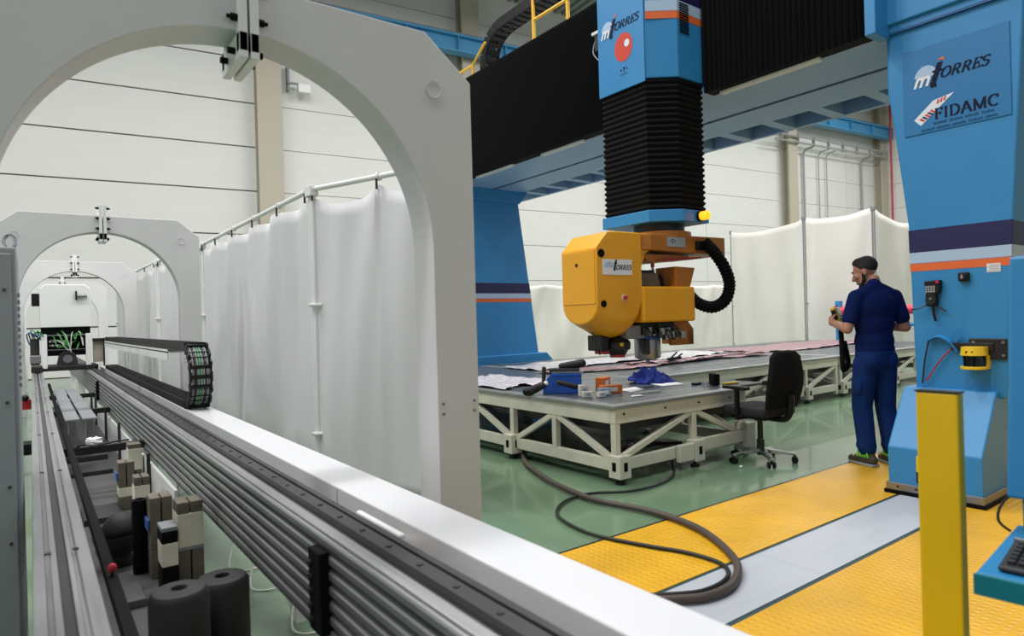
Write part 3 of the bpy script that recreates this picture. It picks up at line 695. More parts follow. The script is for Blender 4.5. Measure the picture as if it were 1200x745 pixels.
# ================================================================== GANTRY MACHINE
g = thing('gantry', (6.2, 5.2, 0), 'huge blue gantry bridge with black bellows standing over the table', 'gantry')
LX0, LX1 = 5.35, 6.95
nearleg = MB()
nearleg.prism([(1.56, .70), (2.125, .70), (2.135, 1.2), (2.15, 1.95), (2.235, 2.75), (2.27, 3.0), (2.27, 3.44), (1.40, 3.44), (1.50, 1.9)], 'x', LX0, LX1)
nl = nearleg.build('leg', 'gantry_blue', g, .012)
fl = MB().add([(5.40, 8.6, .72), (6.92, 8.6, .72), (6.92, 9.2, .72), (5.40, 9.2, .72), (5.45, 8.6, 3.28), (6.56, 8.6, 3.28), (6.56, 9.2, 3.28), (5.45, 9.2, 3.28)],
              [(0, 3, 2, 1), (4, 5, 6, 7), (0, 1, 5, 4), (1, 2, 6, 5), (2, 3, 7, 6), (3, 0, 4, 7)]).build('leg', 'gantry_blue', g, .01)
MB().prism([(5.35, 3.24), (6.57, 3.24), (6.72, 3.42), (6.72, 3.75), (5.35, 3.75)], 'y', 8.55, 9.25).build('leg_flange', 'gantry_blue', g, .01)
fpoly = [(5.0, .03), (5.0, .34), (5.29, .75), (7.06, .75), (7.45, .36), (7.45, .03)]
nf = MB().prism(fpoly, 'y', 1.60, 2.19).build('foot', 'gantry_blue', g, .01)
ff = MB().prism(fpoly, 'y', 8.55, 9.2).build('foot', 'gantry_blue', g, .01)
MB().box(4.985, 7.46, 1.59, 2.20, .03, .085).build('skirt', 'steel', nf, .003); MB().box(4.975, 7.47, 1.58, 2.21, .007, .032).build('skirt_seal', 'black_matte', nf)
for y in (1.7, 1.85, 2.0, 2.12): MB().cyl((4.985, y, .06), (4.982, y, .06), .008, n=8).build('screw', 'black_metal', nf)
tagp = MB().box(4.975, 5.0, 1.955, 1.995, .17, .30).build('warning_tab', 'scanner_yellow', nf, .01); MB().box(4.965, 5.0, 1.96, 1.99, .11, .19).build('latch', 'black_plastic', nf, .005)
# stripes on the legs (painted bands, thin sheets)
for z0, z1, m_ in ((1.755, 1.925, 'navy'), (1.675, 1.755, 'stripe_pale'), (1.615, 1.672, 'stripe_orange')):
    yl = lambda z: 2.15 - (1.95 - z) * .02; yr = lambda z: 1.50 + (1.9 - z) * .05 if z < 1.9 else 1.50
    MB().add([(LX0 - .0015, yl(z0), z0), (LX0 - .0015, yr(z0), z0), (LX0 - .0015, yr(z1), z1), (LX0 - .0015, yl(z1), z1)], [(0, 1, 2, 3)]).build('stripe', m_, nl)
    MB().add([(LX0, yr(z0) - .0015, z0), (LX1, yr(z0) - .0015, z0), (LX1, yr(z1) - .0015, z1), (LX0, yr(z1) - .0015, z1)], [(0, 1, 2, 3)]).build('stripe', m_, nl)
    xr = lambda z: 6.92 - (z - .72) * .1406; xl = lambda z: 5.40 + (z - .72) * .0195
    MB().add([(xl(z0), 8.5985, z0), (xr(z0), 8.5985, z0), (xr(z1), 8.5985, z1), (xl(z1), 8.5985, z1)], [(0, 1, 2, 3)]).build('stripe', m_, fl)
# bridge
br = MB(); br.box(5.30, 6.62, 1.40, 9.30, 3.50, 4.86); bridge = br.build('bridge', 'gantry_blue', g, .01)
MB().box(5.20, 6.02, 2.30, 8.55, 3.44, 3.50).build('underside_plate', 'underside_grey', bridge)
MB().box(6.02, 6.09, 2.30, 8.55, 3.452, 3.50).build('underside_seam', 'navy', bridge)
MB().box(6.09, 6.62, 2.30, 8.55, 3.44, 3.50).build('underside_plate', 'underside_grey', bridge)
MB().box(6.62, 7.18, 1.4, 9.30, 3.60, 4.5).build('rear_box', 'gantry_blue_deep', bridge)
MB().box(7.14, 7.20, 1.4, 9.30, 3.45, 4.5).build('rear_web', 'underside_grey', bridge)
f = None
for i in range(12):
    y = 2.35 + i * .56
    if f is None: f = MB().box(6.62, 7.15, y, y + .13, 3.45, 3.60).build('underside_rib', 'underside_grey', bridge)
    else: copy_to(f, bridge, (0, i * .56, 0))
for y0, y1 in ((2.75, 3.72), (5.6, 6.4), (7.0, 7.9)):
    MB().box(5.26, 5.33, y0, y1, 3.405, 3.44).build('tube_lamp', 'lamp_diffuser', bridge, .012)
# top casing above the near leg
MB().prism([(1.25, 3.44), (2.29, 3.44), (2.29, 3.50), (2.33, 3.75), (2.33, 5.6), (1.25, 5.6)], 'x', 5.33, 7.0).build('leg_head', 'gantry_blue', g, .01)
MB().add([(5.327, 2.30, 3.655), (5.327, 1.9, 3.655), (5.327, 1.9, 3.668), (5.327, 2.30, 3.668)], [(0, 1, 2, 3)]).build('panel_joint', 'black_metal', nl)
MB().box(5.10, 5.33, 2.235, 2.315, 3.40, 5.0).build('bellows_frame', 'gantry_blue', g, .006)
MB().box(5.322, 5.36, 1.40, 2.27, 3.43, 3.444).build('ledge', 'gantry_blue_deep', g)
# horizontal bellows along the bridge: pleats
def pleats(y0, y1):
    b = MB(); k = int((y1 - y0) / .052); vs = []; st = (y1 - y0) / k
    for i in range(k + 1):
        for (dx, dy) in ((0, 0), (.035, st / 2)):
            if i == k and dy: continue
            y = y0 + i * st + dy; x = 5.165 + dx; e = 0
            vs += [(x, y, 3.43 - e), (x, y, 4.87 + e), (5.32, y, 4.87 + e), (5.32, y, 3.43 - e)]
    nrow = len(vs) // 4
    fs = [(4 * i + a, 4 * i + (a + 1) % 4, 4 * i + 4 + (a + 1) % 4, 4 * i + 4 + a) for i in range(nrow - 1) for a in range(4)] + [(0, 3, 2, 1), (4 * nrow - 4, 4 * nrow - 3, 4 * nrow - 2, 4 * nrow - 1)]
    b.add(vs, fs); return b.build('bridge_bellows', 'black_matte', g)
pleats(2.33, 3.82); pleats(4.64, 8.50)
# catwalk with yellow railings on top
MB().box(5.4, 6.7, 2.4, 9.3, 4.86, 4.90).build('catwalk', 'steel', g)
for y in (3.2, 4.95, 5.55, 6.2, 6.9):
    MB().cyl((5.62, y, 4.9), (5.62, y, 5.95), .026, n=10).build('rail_post', 'rail_yellow', g)
for z in (5.42, 5.95): MB().cyl((5.62, 2.5, z), (5.62, 6.92, z), .022, n=10).build('hand_rail', 'rail_yellow', g)
for y in (5.30, 5.42): MB().cyl((5.60, y, 4.9), (5.60, y, 6.6), .024, n=10).build('ladder_stile', 'rail_yellow', g)
for z in (5.15, 5.4, 5.65, 5.9): MB().cyl((5.60, 5.30, z), (5.60, 5.42, z), .014, n=8).build('ladder_rung', 'rail_yellow', g)
MB().tube([(5.5, 8.25, 5.22), (5.5, 9.05, 5.22), (5.5, 9.05, 4.95), (5.5, 8.25, 4.95), (5.5, 8.25, 5.22), (5.5, 7.9, 5.45)], .02, 8).build('hand_rail', 'rail_yellow', g)
MB().prism([(8.35, 4.9), (8.95, 4.9), (8.85, 5.12), (8.45, 5.12)], 'x', 5.6, 6.0).build('roof_box', 'white_paint', g, .01)
q = MB().box(5.0, 5.12, 4.93, 5.10, 4.22, 4.40).build('limit_unit', 'steel_dark', g, .01)
MB().tube(catmull([(5.02, 5.10, 4.36), (5.0, 5.12, 4.22), (5.0, 5.02, 4.10), (5.0, 4.94, 4.14), (5.0, 4.92, 4.34)], 6), .007, 8).build('wire_loop', 'pipe_grey', q, smooth=True)
MB().box(4.98, 5.165, 4.92, 5.12, 4.40, 4.43).build('unit_cover', 'white_paint', q)
# plaque with the two logos
pq = MB().box(5.342, 5.350, 1.485, 2.155, 2.63, 3.265).build('sign_plate', 'plaque_blue', nl, .003)
SL = (1.0, .0)
def mapl(u, v, d=0.0): return (5.3405 - d, 2.085 - u, 3.005 + v)
pg = thing('machine_sign', (5.342, 1.82, 2.63), 'sign on the near gantry leg with two printed company logos', 'sign')
pq.parent = pg; pq.matrix_parent_inverse = WM[pg].inverted(); pq.name = 'plate'
logo_mtorres(pg, mapl, .070)
def mapf2(u, v, d=0.0): return (5.3405 - d, 2.085 - u, 2.69 + v)
b = MB().add([mapf2(0, .05), mapf2(.13, .165), mapf2(.265, .19), mapf2(.045, .0)], [(0, 1, 2, 3)]); b.build('emblem_patch', 'logo_white', pg)
for i in range(5):
    b = MB().add([mapf2(.035 + i * .018, .045 + i * .012, .0012), mapf2(.045 + i * .018, .055 + i * .012, .0012), mapf2(.075 + i * .018, .035 + i * .012, .0012), mapf2(.065 + i * .018, .025 + i * .012, .0012)], [(0, 1, 2, 3)])
    b.build('emblem_bar', 'logo_red' if i % 2 == 0 else 'navy', pg)
for i in range(3):
    b = MB().add([mapf2(.15 + i * .022, .135 + i * .006, .0012), mapf2(.16 + i * .022, .165 + i * .006, .0012), mapf2(.172 + i * .022, .165 + i * .006, .0012), mapf2(.164 + i * .022, .135 + i * .006, .0012)], [(0, 1, 2, 3)]); b.build('emblem_bar', 'logo_red', pg)
b, _ = write('FIDAMC', .078, 0, lambda u, v: mapf2(u + .135, v + .025, .0012), (.17, .07)); b.build('lettering', 'print_navy', pg)
for row, n_, x0 in ((-.012, 30, .13), (-.048, 38, .05)):
    b = MB()
    for i in range(n_):
        if i % 8 == 7: continue
        for dx in (0, .006): stroke(b, [(0, 0), (0, 1)], .14, lambda u, v, i=i, dx=dx: mapf2(x0 + i * .0125 + dx + u * .016, row + v * (.014 if (i * 7) % 3 else .019), .0012))
    b.build('fine_print', 'print_navy', pg)

# ---- overhead energy chain on the bridge
oc = thing('energy_chain', (5.8, 7, 4.9), 'big black energy chain arching over the far end of the bridge', 'cable chain')
cpts = catmull([(5.75, 8.10, 4.92), (5.75, 8.15, 5.25), (5.75, 8.06, 5.52), (5.75, 7.80, 5.67), (5.75, 7.35, 5.70), (5.75, 6.7, 5.70), (5.75, 5.7, 5.70), (5.75, 4.8, 5.70)], 50)
acc = 0; prev = None
for i in range(len(cpts) - 1):
    if prev is None or (cpts[i] - prev).length >= .125:
        d = (cpts[i + 1] - cpts[i]).normalized(); a = math.atan2(d.z, -d.y)
        R_ = Matrix((Vector((1, 0, 0)), Vector((0, d.y, d.z)), Vector((0, -d.z, d.y)))).transposed()
        b = MB()
        for x in (-.125, .115): b.obox(cpts[i] + Vector((x, 0, 0)), (.02, .132, .15), R_)
        b.obox(cpts[i] + R_ @ Vector((0, 0, .068)), (.23, .07, .014), R_); b.obox(cpts[i] + R_ @ Vector((0, 0, -.068)), (.23, .07, .014), R_)
        b.build('link', 'black_plastic', oc, .004); prev = cpts[i]
for x in (5.69, 5.74, 5.79): MB().tube(cpts, .02, 8).build('cable', 'hose', oc, smooth=True, mtx=Matrix.Translation((x - 5.75, 0, 0)))

# ---- vertical ram
rm = thing('vertical_ram', (4.95, 4.2, 2.1), 'blue vertical ram with black bellows hanging in front of the bridge', 'ram')
RP = [(4.60, 4.62), (4.60, 4.04), (4.84, 3.85), (5.20, 3.85), (5.20, 4.62)]
def ramsec(z0, z1, grow=0.0):
    cx_, cy_ = 4.92, 4.23
    return MB().prism([(x + (x - cx_) * grow, y + (y - cy_) * grow) for x, y in RP], 'z', z0, z1)
sh = ramsec(3.53, 5.6).build('housing', 'gantry_blue', rm, .008)
MB().box(4.588, 4.602, 4.035, 4.63, 3.50, 5.6).build('front_panel', 'gantry_blue', rm, .003)
nd = Vector((.19, .24, 0)).normalized()
for z0, z1, m_ in ((4.24, 5.6, 'navy'), (4.14, 4.24, 'stripe_pale'), (4.07, 4.137, 'stripe_orange')):
    o1 = Vector((4.60, 4.03, 0)) ; o2 = Vector((4.84, 3.85, 0)); off = Vector((-.6, -.8, 0)) * .0025
    MB().add([o1 + off + Vector((.004, -.003, z0)), o2 + off + Vector((0, 0, z0)), o2 + off + Vector((0, 0, z1)), o1 + off + Vector((.004, -.003, z1))], [(0, 1, 2, 3)]).build('stripe', m_, sh)
    MB().add([(4.84, 3.8485, z0), (5.20, 3.8485, z0), (5.20, 3.8485, z1), (4.84, 3.8485, z1)], [(0, 1, 2, 3)]).build('stripe', m_, sh)
for i in range(13): MB().box(4.87, 5.0, 3.843, 3.85, 3.95 + i * .022, 3.96 + i * .022).build('vent_slot', 'black_matte', sh)
NP_ = 23; hp = (3.53 - 2.31) / NP_; f = None
for i in range(NP_):
    if f is None:
        cx_, cy_ = 4.92, 4.23; sc = lambda k: [(x + (x - cx_) * k, y + (y - cy_) * k) for x, y in RP]
        b = MB(); z = 2.31; l0, l1, l2, l3 = sc(-.06), sc(-.015), sc(-.015), sc(-.06)
        lv = [[(x, y, z) for x, y in l0], [(x, y, z + hp * .42) for x, y in l1], [(x, y, z + hp * .58) for x, y in l2], [(x, y, z + hp) for x, y in l3]]
        n = 5; vs = [p for L in lv for p in L]
        b.add(vs, [(4, 3, 2, 1, 0), (15, 16, 17, 18, 19)] + [(n * k + j, n * k + (j + 1) % n, n * (k + 1) + (j + 1) % n, n * (k + 1) + j) for k in range(3) for j in range(n)])
        f = b.build('bellows_fold', 'black_matte', rm)
    else: copy_to(f, rm, (0, 0, i * hp))
ramsec(2.20, 2.31, .04).build('collar', 'gantry_blue', rm, .006)
bc = MB().cyl((5.06, 3.83, 2.255), (5.06, 3.805, 2.255), .048).build('beacon_base', 'black_plastic', rm)
MB().lathe([(.001, 0), (.040, 0), (.042, .05), (.036, .075), (.02, .085), (.001, .086)], (5.06, 3.805, 2.255), 20, Matrix.Rotation(PI / 2, 3, 'X')).build('beacon_lens', 'lamp_orange', bc, smooth=True)
def mapr(u, v, d=0.0): return (4.5865 - d, 4.585 - u, 4.09 + v)
logo_mtorres(sh, mapr, .072)
b = MB(); P = [(4.5862, 4.29 + .115 * math.cos(t), 3.90 + .135 * math.sin(t)) for t in [2 * PI * i / 36 for i in range(36)]]; b.add(P, [tuple(range(36))]).build('red_dot', 'logo_red', sh)
b = MB(); P = [(4.5850, 4.245 + .032 * math.cos(t), 3.925 + .036 * math.sin(t)) for t in [2 * PI * i / 24 for i in range(24)]]; b.add(P, [tuple(range(24))]).build('white_dot', 'logo_white', sh)
b, _ = write('+Y-', .05, 0, lambda u, v: (4.5862, 4.345 - u, 3.66 + v), .14); b.build('axis_mark', 'print_navy', sh)
MB().add([(4.5862, 4.34, 3.64), (4.5862, 4.245, 3.64), (4.5862, 4.245, 3.648), (4.5862, 4.34, 3.648)], [(0, 1, 2, 3)]).build('axis_bar', 'navy', sh)

# ---- tool head
HR = Matrix.Translation((4.92, 4.2, 0)) @ Matrix.Rotation(math.radians(-5), 4, 'Z') @ Matrix.Translation((-4.92, -4.2, 0))
hd = thing('tool_head', (4.5, 4.2, .95), 'bright yellow machining head hanging under the blue ram', 'tool head')
def hb(name, b, m, par=None, bevel=0, smooth=False): return b.build(name, m, par or hd, bevel, smooth, mtx=HR)
secs_ = [(3.90, 1.275, 1.93), (3.97, 1.232, 2.01), (4.03, 1.205, 2.075), (4.10, 1.165, 2.08), (4.19, 1.14, 2.08), (4.29, 1.155, 2.08), (4.37, 1.22, 2.08), (4.42, 1.36, 2.08)]
ya, yb = 3.92, 4.42
b = MB(); rings = []
for (x, zb, zt) in secs_:
    rad = (yb - ya) / 2; ring = [(x, yb, zt), (x, ya, zt)] + [(x, (ya + yb) / 2 - rad * math.cos(PI * i / 16), zb + .17 - .17 * math.sin(PI * i / 16)) for i in range(17)]
    rings.append(ring)
n = len(rings[0]); b.v = [p for r_ in rings for p in r_]
b.f = [tuple(range(n)), tuple((len(rings) - 1) * n + i for i in range(n))] + [(k * n + i, k * n + (i + 1) % n, (k + 1) * n + (i + 1) % n, (k + 1) * n + i) for k in range(len(rings) - 1) for i in range(n)]
b.m = [0] * len(b.f); body = hb('body', b, 'head_yellow', None, .012, True)
hb('cover_plate', MB().prism([(3.94, 1.45), (4.40, 1.45), (4.40, 1.915), (3.94, 1.915)], 'x', 3.893, 3.902), 'head_yellow', body, .003)
hb('lock', MB().cyl((3.893, 4.185, 1.80), (3.886, 4.185, 1.80), .016, n=14), 'steel_dark', body)
hb('port', MB().cyl((3.955, 3.92, 1.885), (3.955, 3.914, 1.885), .036, n=20), 'black_matte', body)
hb('port', MB().cyl((3.97, 3.92, 1.45), (3.97, 3.914, 1.45), .030, n=20), 'black_matte', body)
hb('button', MB().cyl((4.20, 3.92, 1.50), (4.20, 3.908, 1.50), .030, n=18), 'cardboard_white', body)
hb('button_red', MB().cyl((4.20, 3.908, 1.50), (4.20, 3.89, 1.50), .018, n=14), 'red_plastic', body)
lp = hb('name_plate', MB().box(3.965, 4.30, 3.915, 3.92, 1.70, 1.835), 'plate_label', body)
def maph(u, v, d=0.0): p = HR @ Vector((4.075 + u, 3.9140 - d, 1.745 + v)); return p
b, _ = write('t', .075, .3, maph, (.26, .12)); b.build('lettering', 'print_navy', lp)
b, _ = write('ORRES', .042, .3, lambda u, v: maph(u + .035, v), (.2, .1)); b.build('lettering', 'print_navy', lp)
b = MB().add([maph(-.075 + .055 * math.cos(t) + .04, .02 + .05 * math.sin(t)) for t in [PI * i / 12 for i in range(13)]], [tuple(range(13))]); b.build('emblem', 'stripe_pale', lp)
hb('neck_gusset', MB().prism([(4.42, 2.08), (4.55, 2.08), (4.55, 1.93), (4.50, 1.90), (4.42, 1.72)], 'y', 3.95, 4.40), 'head_yellow', body, .006)
am = hb('upper_arm', MB().add([(4.42, 3.96, 1.93), (4.52, 3.90, 1.93), (5.50, 3.90, 1.90), (5.50, 4.42, 1.90), (4.42, 4.42, 1.93), (4.42, 3.96, 2.075), (4.52, 3.90, 2.075), (5.50, 3.90, 2.075), (5.50, 4.42, 2.075), (4.42, 4.42, 2.075)],
   [(4, 3, 2, 1, 0), (5, 6, 7, 8, 9), (0, 1, 6, 5), (1, 2, 7, 6), (2, 3, 8, 7), (3, 4, 9, 8), (4, 0, 5, 9)]), 'head_orange', None, .008)
ap = hb('axis_plate', MB().box(4.72, 4.95, 3.895, 3.90, 1.965, 2.055), 'key_grey', am)
def mapc(u, v, d=0.0): return HR @ Vector((4.75 + u, 3.894, 2.0 + v))
b, _ = write('-C+', .035, 0, mapc, .16); b.build('axis_mark', 'navy', ap)
hb('lower_plate', MB().prism([(4.45, 1.895), (5.05, 1.895), (5.05, 1.86), (4.60, 1.82), (4.52, 1.84)], 'y', 3.95, 4.35), 'head_orange', None, .004)
hb('drip_tray', MB().prism([(4.62, 1.83), (5.20, 1.87), (5.20, 1.885), (4.66, 1.85)], 'y', 3.93, 4.3), 'pipe_red', None)
hb('turret', MB().cyl((4.92, 4.2, 2.07), (4.92, 4.2, 2.12), .30, n=32), 'head_orange', None); hb('turret_ring', MB().cyl((4.92, 4.2, 2.12), (4.92, 4.2, 2.20), .24, n=32), 'black_metal', None)
lb_ = hb('spindle_box', MB().box(4.41, 5.07, 3.90, 4.40, 1.275, 1.60), 'head_yellow', None, .02)
hb('inner_block', MB().box(4.43, 4.70, 4.0, 4.35, 1.60, 1.73), 'wood_worn', None, .01); hb('inner_lid', MB().box(4.42, 4.66, 4.02, 4.33, 1.73, 1.755), 'black_metal', None)
hb('inner_motor', MB().cyl((4.66, 4.05, 1.62), (4.66, 4.05, 1.76), .03), 'steel', None)
hb('cable_elbow', MB().tube(catmull([(4.70, 4.1, 1.6), (4.72, 4.08, 1.70), (4.78, 4.06, 1.70), (4.80, 4.05, 1.6)], 6), .018, 8), 'black_plastic', None, 0, True)
hb('signal_mast', MB().cyl((4.82, 4.2, 1.60), (4.82, 4.2, 1.80), .012, n=10), 'paper', None)
for i, m_ in enumerate(('stripe_orange', 'cable_green')): hb('signal_light', MB().cyl((4.82, 4.2, 1.80 - .07 * i), (4.82, 4.2, 1.84 - .07 * i), .018, n=10), m_, None)
hb('hopper', MB().add([(4.87, 3.95, 1.595), (5.06, 3.95, 1.595), (5.06, 4.2, 1.595), (4.87, 4.2, 1.595), (4.86, 3.94, 1.79), (5.12, 3.94, 1.78), (5.12, 4.21, 1.78), (4.86, 4.21, 1.79)],
   [(0, 3, 2, 1), (4, 5, 6, 7), (0, 1, 5, 4), (1, 2, 6, 5), (2, 3, 7, 6), (3, 0, 4, 7)]), 'head_orange', None, .01)
hb('side_box', MB().box(5.08, 5.17, 4.0, 4.3, 1.28, 1.47), 'grey_paint', None, .006)
hb('side_bracket', MB().prism([(4.80, 1.275), (5.07, 1.275), (5.14, 1.20), (5.14, 1.05), (4.86, 1.05)], 'y', 4.0, 4.05), 'head_orange', None, .004)
hb('side_bracket', MB().box(5.06, 5.14, 4.0, 4.35, 1.05, 1.20), 'head_orange', None, .004)
hb('mechanism', MB().box(4.46, 4.88, 3.99, 4.32, 1.16, 1.275), 'black_metal', None, .01)
random.seed(11)
for i in range(22):
    x, y, z = random.uniform(4.46, 4.92), random.uniform(3.93, 4.02), random.uniform(1.13, 1.24); r_ = random.uniform(.012, .03)
    hb('valve', MB().cyl((x, y, z - .03), (x, y, z + .03), r_, n=10), random.choice(['steel', 'black_metal', 'steel_dark', 'cable_black']), None)
for i in range(7):
    x = 4.5 + .06 * i; hb('cable', MB().tube(catmull([(x, 3.97, 1.24), (x + .02, 3.93, 1.18), (x + .05, 3.93, 1.13), (x + .06, 3.98, 1.21)], 5), .007, 6), random.choice(['cable_black', 'steel', 'cable_black']), None, 0, True)
hb('blue_ring', MB().cyl((4.65, 4.12, 1.125), (4.65, 4.12, 1.15), .150, n=26), 'bin_blue', None)
hb('spindle', MB().lathe([(.115, 1.14), (.122, 1.12), (.122, .96), (.115, .94), (.06, .92), (.02, .915), (.012, .885), (.003, .88)], (4.65, 4.12, 0), 30), 'steel', None, 0, True)
hb('spindle_clip', MB().box(4.52, 4.56, 3.99, 4.06, .98, 1.12), 'steel_dark', None, .005)
hb('shroud', MB().prism([(4.30, 1.24), (4.52, 1.26), (4.52, 1.13), (4.30, 1.13)], 'y', 4.0, 4.3), 'grey_paint', None, .02)
sn = hb('sensor_unit', MB().lathe([(.02, .99), (.075, .99), (.10, 1.03), (.118, 1.04), (.122, 1.10), (.09, 1.14), (.02, 1.16)], (4.30, 4.14, 0), 14), 'black_metal', None, 0, True)
hb('sensor_window', MB().cyl((4.30, 4.14, .965), (4.30, 4.14, 1.0), .07), 'pipe_red', sn); hb('sensor_tag', MB().box(4.24, 4.27, 4.02, 4.04, 1.07, 1.10), 'scanner_yellow', sn)
s2 = hb('sensor_unit', MB().box(4.08, 4.17, 4.1, 4.3, 1.03, 1.17), 'black_metal', None, .01); hb('sensor_window', MB().box(4.12, 4.17, 4.1, 4.25, 1.0, 1.03), 'pipe_red', s2, .005)
hb('cable', MB().tube([(3.98, 4.1, 1.2), (4.04, 4.1, 1.06), (4.06, 4.1, 1.0)], .006, 6), 'cable_black', None)
# corrugated hose
hp_ = catmull([(5.16, 3.86, 2.02), (5.24, 3.82, 1.93), (5.36, 3.80, 1.78), (5.43, 3.80, 1.62), (5.39, 3.82, 1.47), (5.26, 3.86, 1.40), (5.13, 3.92, 1.44), (5.08, 3.98, 1.52)], 10)
rs = [.060 if i % 2 else .050 for i in range(len(hp_))]
hb('hose', MB().tube(hp_, rs, 14), 'black_matte', None); hb('hose_clip', MB().box(5.08, 5.22, 3.86, 3.90, 1.94, 2.03), 'black_plastic', None, .01)

# ================================================================== TABLES
ZT = .63
def block_foot(t, x, y, par=None):
    f_ = MB().box(x - .065, x + .065, y - .065, y + .065, .05, .235).build('foot_block', 'table_cream', t, .008)
    MB().box(x - .068, x - .060, y - .02, y + .02, .11, .18).build('foot_slot', 'black_matte', f_); MB().box(x - .02, x + .02, y - .068, y - .060, .11, .18).build('foot_slot', 'black_matte', f_)
    MB().cyl((x, y, 0.0), (x, y, .05), .018, n=12).build('levelling_screw', 'black_metal', f_); MB().cyl((x, y, 0.0), (x, y, .018), .042, n=16).build('levelling_pad', 'black_metal', f_)
def table(x0, x1, y0, y1, xs, ys, label, planks, name='work_table'):
    t = thing(name, ((x0 + x1) / 2, (y0 + y1) / 2, 0), label, 'table')
    m = 'table_cream'
    for y in (y0, y1): MB().box(x0, x1, y, y + .06, .48, .60).build('top_beam', m, t, .006); MB().box(x0 + .06, x1, y + .005, y + .055, .10, .20).build('bottom_beam', m, t, .006)
    for x in (x0, x1 - .06): MB().box(x, x + .06, y0 + .06, y1, .48, .60).build('top_beam', m, t, .006); MB().box(x + .005, x + .055, y0 + .06, y1, .10, .20).build('bottom_beam', m, t, .006)
    for (yy, dirs) in ((y0 + .03, 1), (y1 + .03, 1)):
        for i, x in enumerate(xs):
            MB().box(x - .028, x + .028, yy - .028, yy + .028, .20 if 0 < i < len(xs) - 1 else .05, .48).build('post', m, t, .004)
        for i in range(len(xs) - 1):
            a, c = xs[i] + .03, xs[i + 1] - .03
            p = ((a + .03, yy, .20), (c, yy, .48)) if i % 2 == 0 else ((a, yy, .48), (c - .03, yy, .20))
            MB().bar(p[0], p[1], .048, .048).build('brace', m, t, .004)
    for xx in (x0 + .03, x1 - .03):
        for i, y in enumerate(ys[1:-1]): MB().box(xx - .028, xx + .028, y - .028, y + .028, .20, .48).build('post', m, t, .004)
        for i in range(len(ys) - 1):
            a, c = ys[i] + .03, ys[i + 1] - .03
            p = ((xx, a + .03, .20), (xx, c, .48)) if i % 2 == 0 else ((xx, a, .48), (xx, c - .03, .20))
            MB().bar(p[0], p[1], .048, .048).build('brace', m, t, .004)
    for i, x in enumerate(xs):
        if i % 2 == 0 or len(xs) < 4: block_foot(t, x + (.02 if i == 0 else 0), y0 + .01)
    for i, y in enumerate(ys):
        if i and i % 2 == 0: block_foot(t, x0 + .01, y)
    MB().box(x0 + .1, x1 - .1, y0 + .1, y1 - .1, .40, .48).build('under_frame', 'black_metal', t)
    MB().box(x0 - .02, x1 + .02, y0 - .02, y0 + .10, .602, ZT).build('edge_rail', 'table_edge', t, .004)
    MB().box(x0 - .02, x0 + .10, y0 + .104, y1, .602, ZT).build('edge_rail', 'table_edge', t, .004)
    w_ = (y1 + .06 - (y0 + .104)) / planks
    for i in range(planks):
        ya_ = y0 + .104 + i * w_
        MB().box(x0 + .104, x1 + .02, ya_ + .004, ya_ + w_ - .004, .60, ZT + .001 * (i % 3)).build('top_plank', 'table_top', t, .002)
    return t
t1 = table(3.70, 5.46, 3.66, 8.30, [3.73, 4.69, 5.43], [3.69, 4.42, 5.05, 5.8, 6.5, 7.3, 8.2], 'cream steel truss table with grey top nearest the worker, cluttered corner', 14)
MB().box(4.42, 4.62, 3.61, 3.66, .07, .22).build('side_block', 'table_cream', t1, .01)
MB().box(4.62, 5.40, 3.62, 3.66, .13, .24).build('drawer_rail', 'table_cream', t1, .008)
MB().box(5.38, 5.52, 3.60, 3.74, .06, .30).build('end_block', 'table_cream', t1, .01)
for x in (3.80, 4.30, 4.75, 5.2): MB().cyl((x, 3.66, .555), (x, 3.655, .555), .010, n=8).build('hole', 'black_matte', t1)
t2 = table(5.52, 9.90, 5.02, 8.30, [5.56, 6.45, 7.25, 8.15, 9.0, 9.86], [5.05, 6.1, 7.2, 8.27], 'long cream truss table section behind the office chair', 9)
t3 = table(9.96, 14.6, 5.02, 8.30, [10.0, 10.9, 11.8, 12.7, 13.6, 14.56], [5.05, 6.1, 7.2, 8.27], 'farther cream truss table section behind the worker', 9)
# plastic film laid on the tables
def film(poly, z, m, lb, seed):
    rnd = random.Random(seed); (x0, y0), (x1, y1) = poly; nx_, ny_ = 40, 10; b = MB(); vs = []
    for j in range(ny_ + 1):
        for i in range(nx_ + 1):
            u, v = i / nx_, j / ny_; e = rnd.uniform(-.03, .03) if j in (0, ny_) else 0
            vs.append((x0 + (x1 - x0) * u, y0 + (y1 - y0) * v + .10 * math.sin(u * 9 + seed) + e, z + .006 + .02 * abs(math.sin(7 * u + 11 * v + seed) * math.sin(19 * u - 5 * v)) + rnd.uniform(0, .012)))
    b.add(vs, [(j * (nx_ + 1) + i, j * (nx_ + 1) + i + 1, (j + 1) * (nx_ + 1) + i + 1, (j + 1) * (nx_ + 1) + i) for j in range(ny_) for i in range(nx_)])
    o = b.build('plastic_film', m, None, smooth=True); md = o.modifiers.new('thickness', 'SOLIDIFY'); md.thickness = .002; md.offset = 1
    return tag(o, lb, 'film')
film(((5.2, 6.0), (9.6, 6.45)), .633, 'film_red', 'crumpled reddish plastic film under the tool head, long strip', 2)
film(((5.4, 6.75), (9.8, 7.7)), .633, 'film_clear', 'clear crumpled plastic film lying on the far side of the table', 5)
film(((10.0, 6.3), (14.4, 7.6)), .633, 'film_red', 'pinkish plastic film on the far table behind the worker', 8)
film(((3.75, 5.3), (4.6, 6.6)), .633, 'film_clear', 'clear plastic film on the table beside the nearest arch', 11)
film(((6.6, 6.1), (9.7, 6.25)), .66, 'film_red', 'narrow dark pink rolled edge of film on the table', 14)

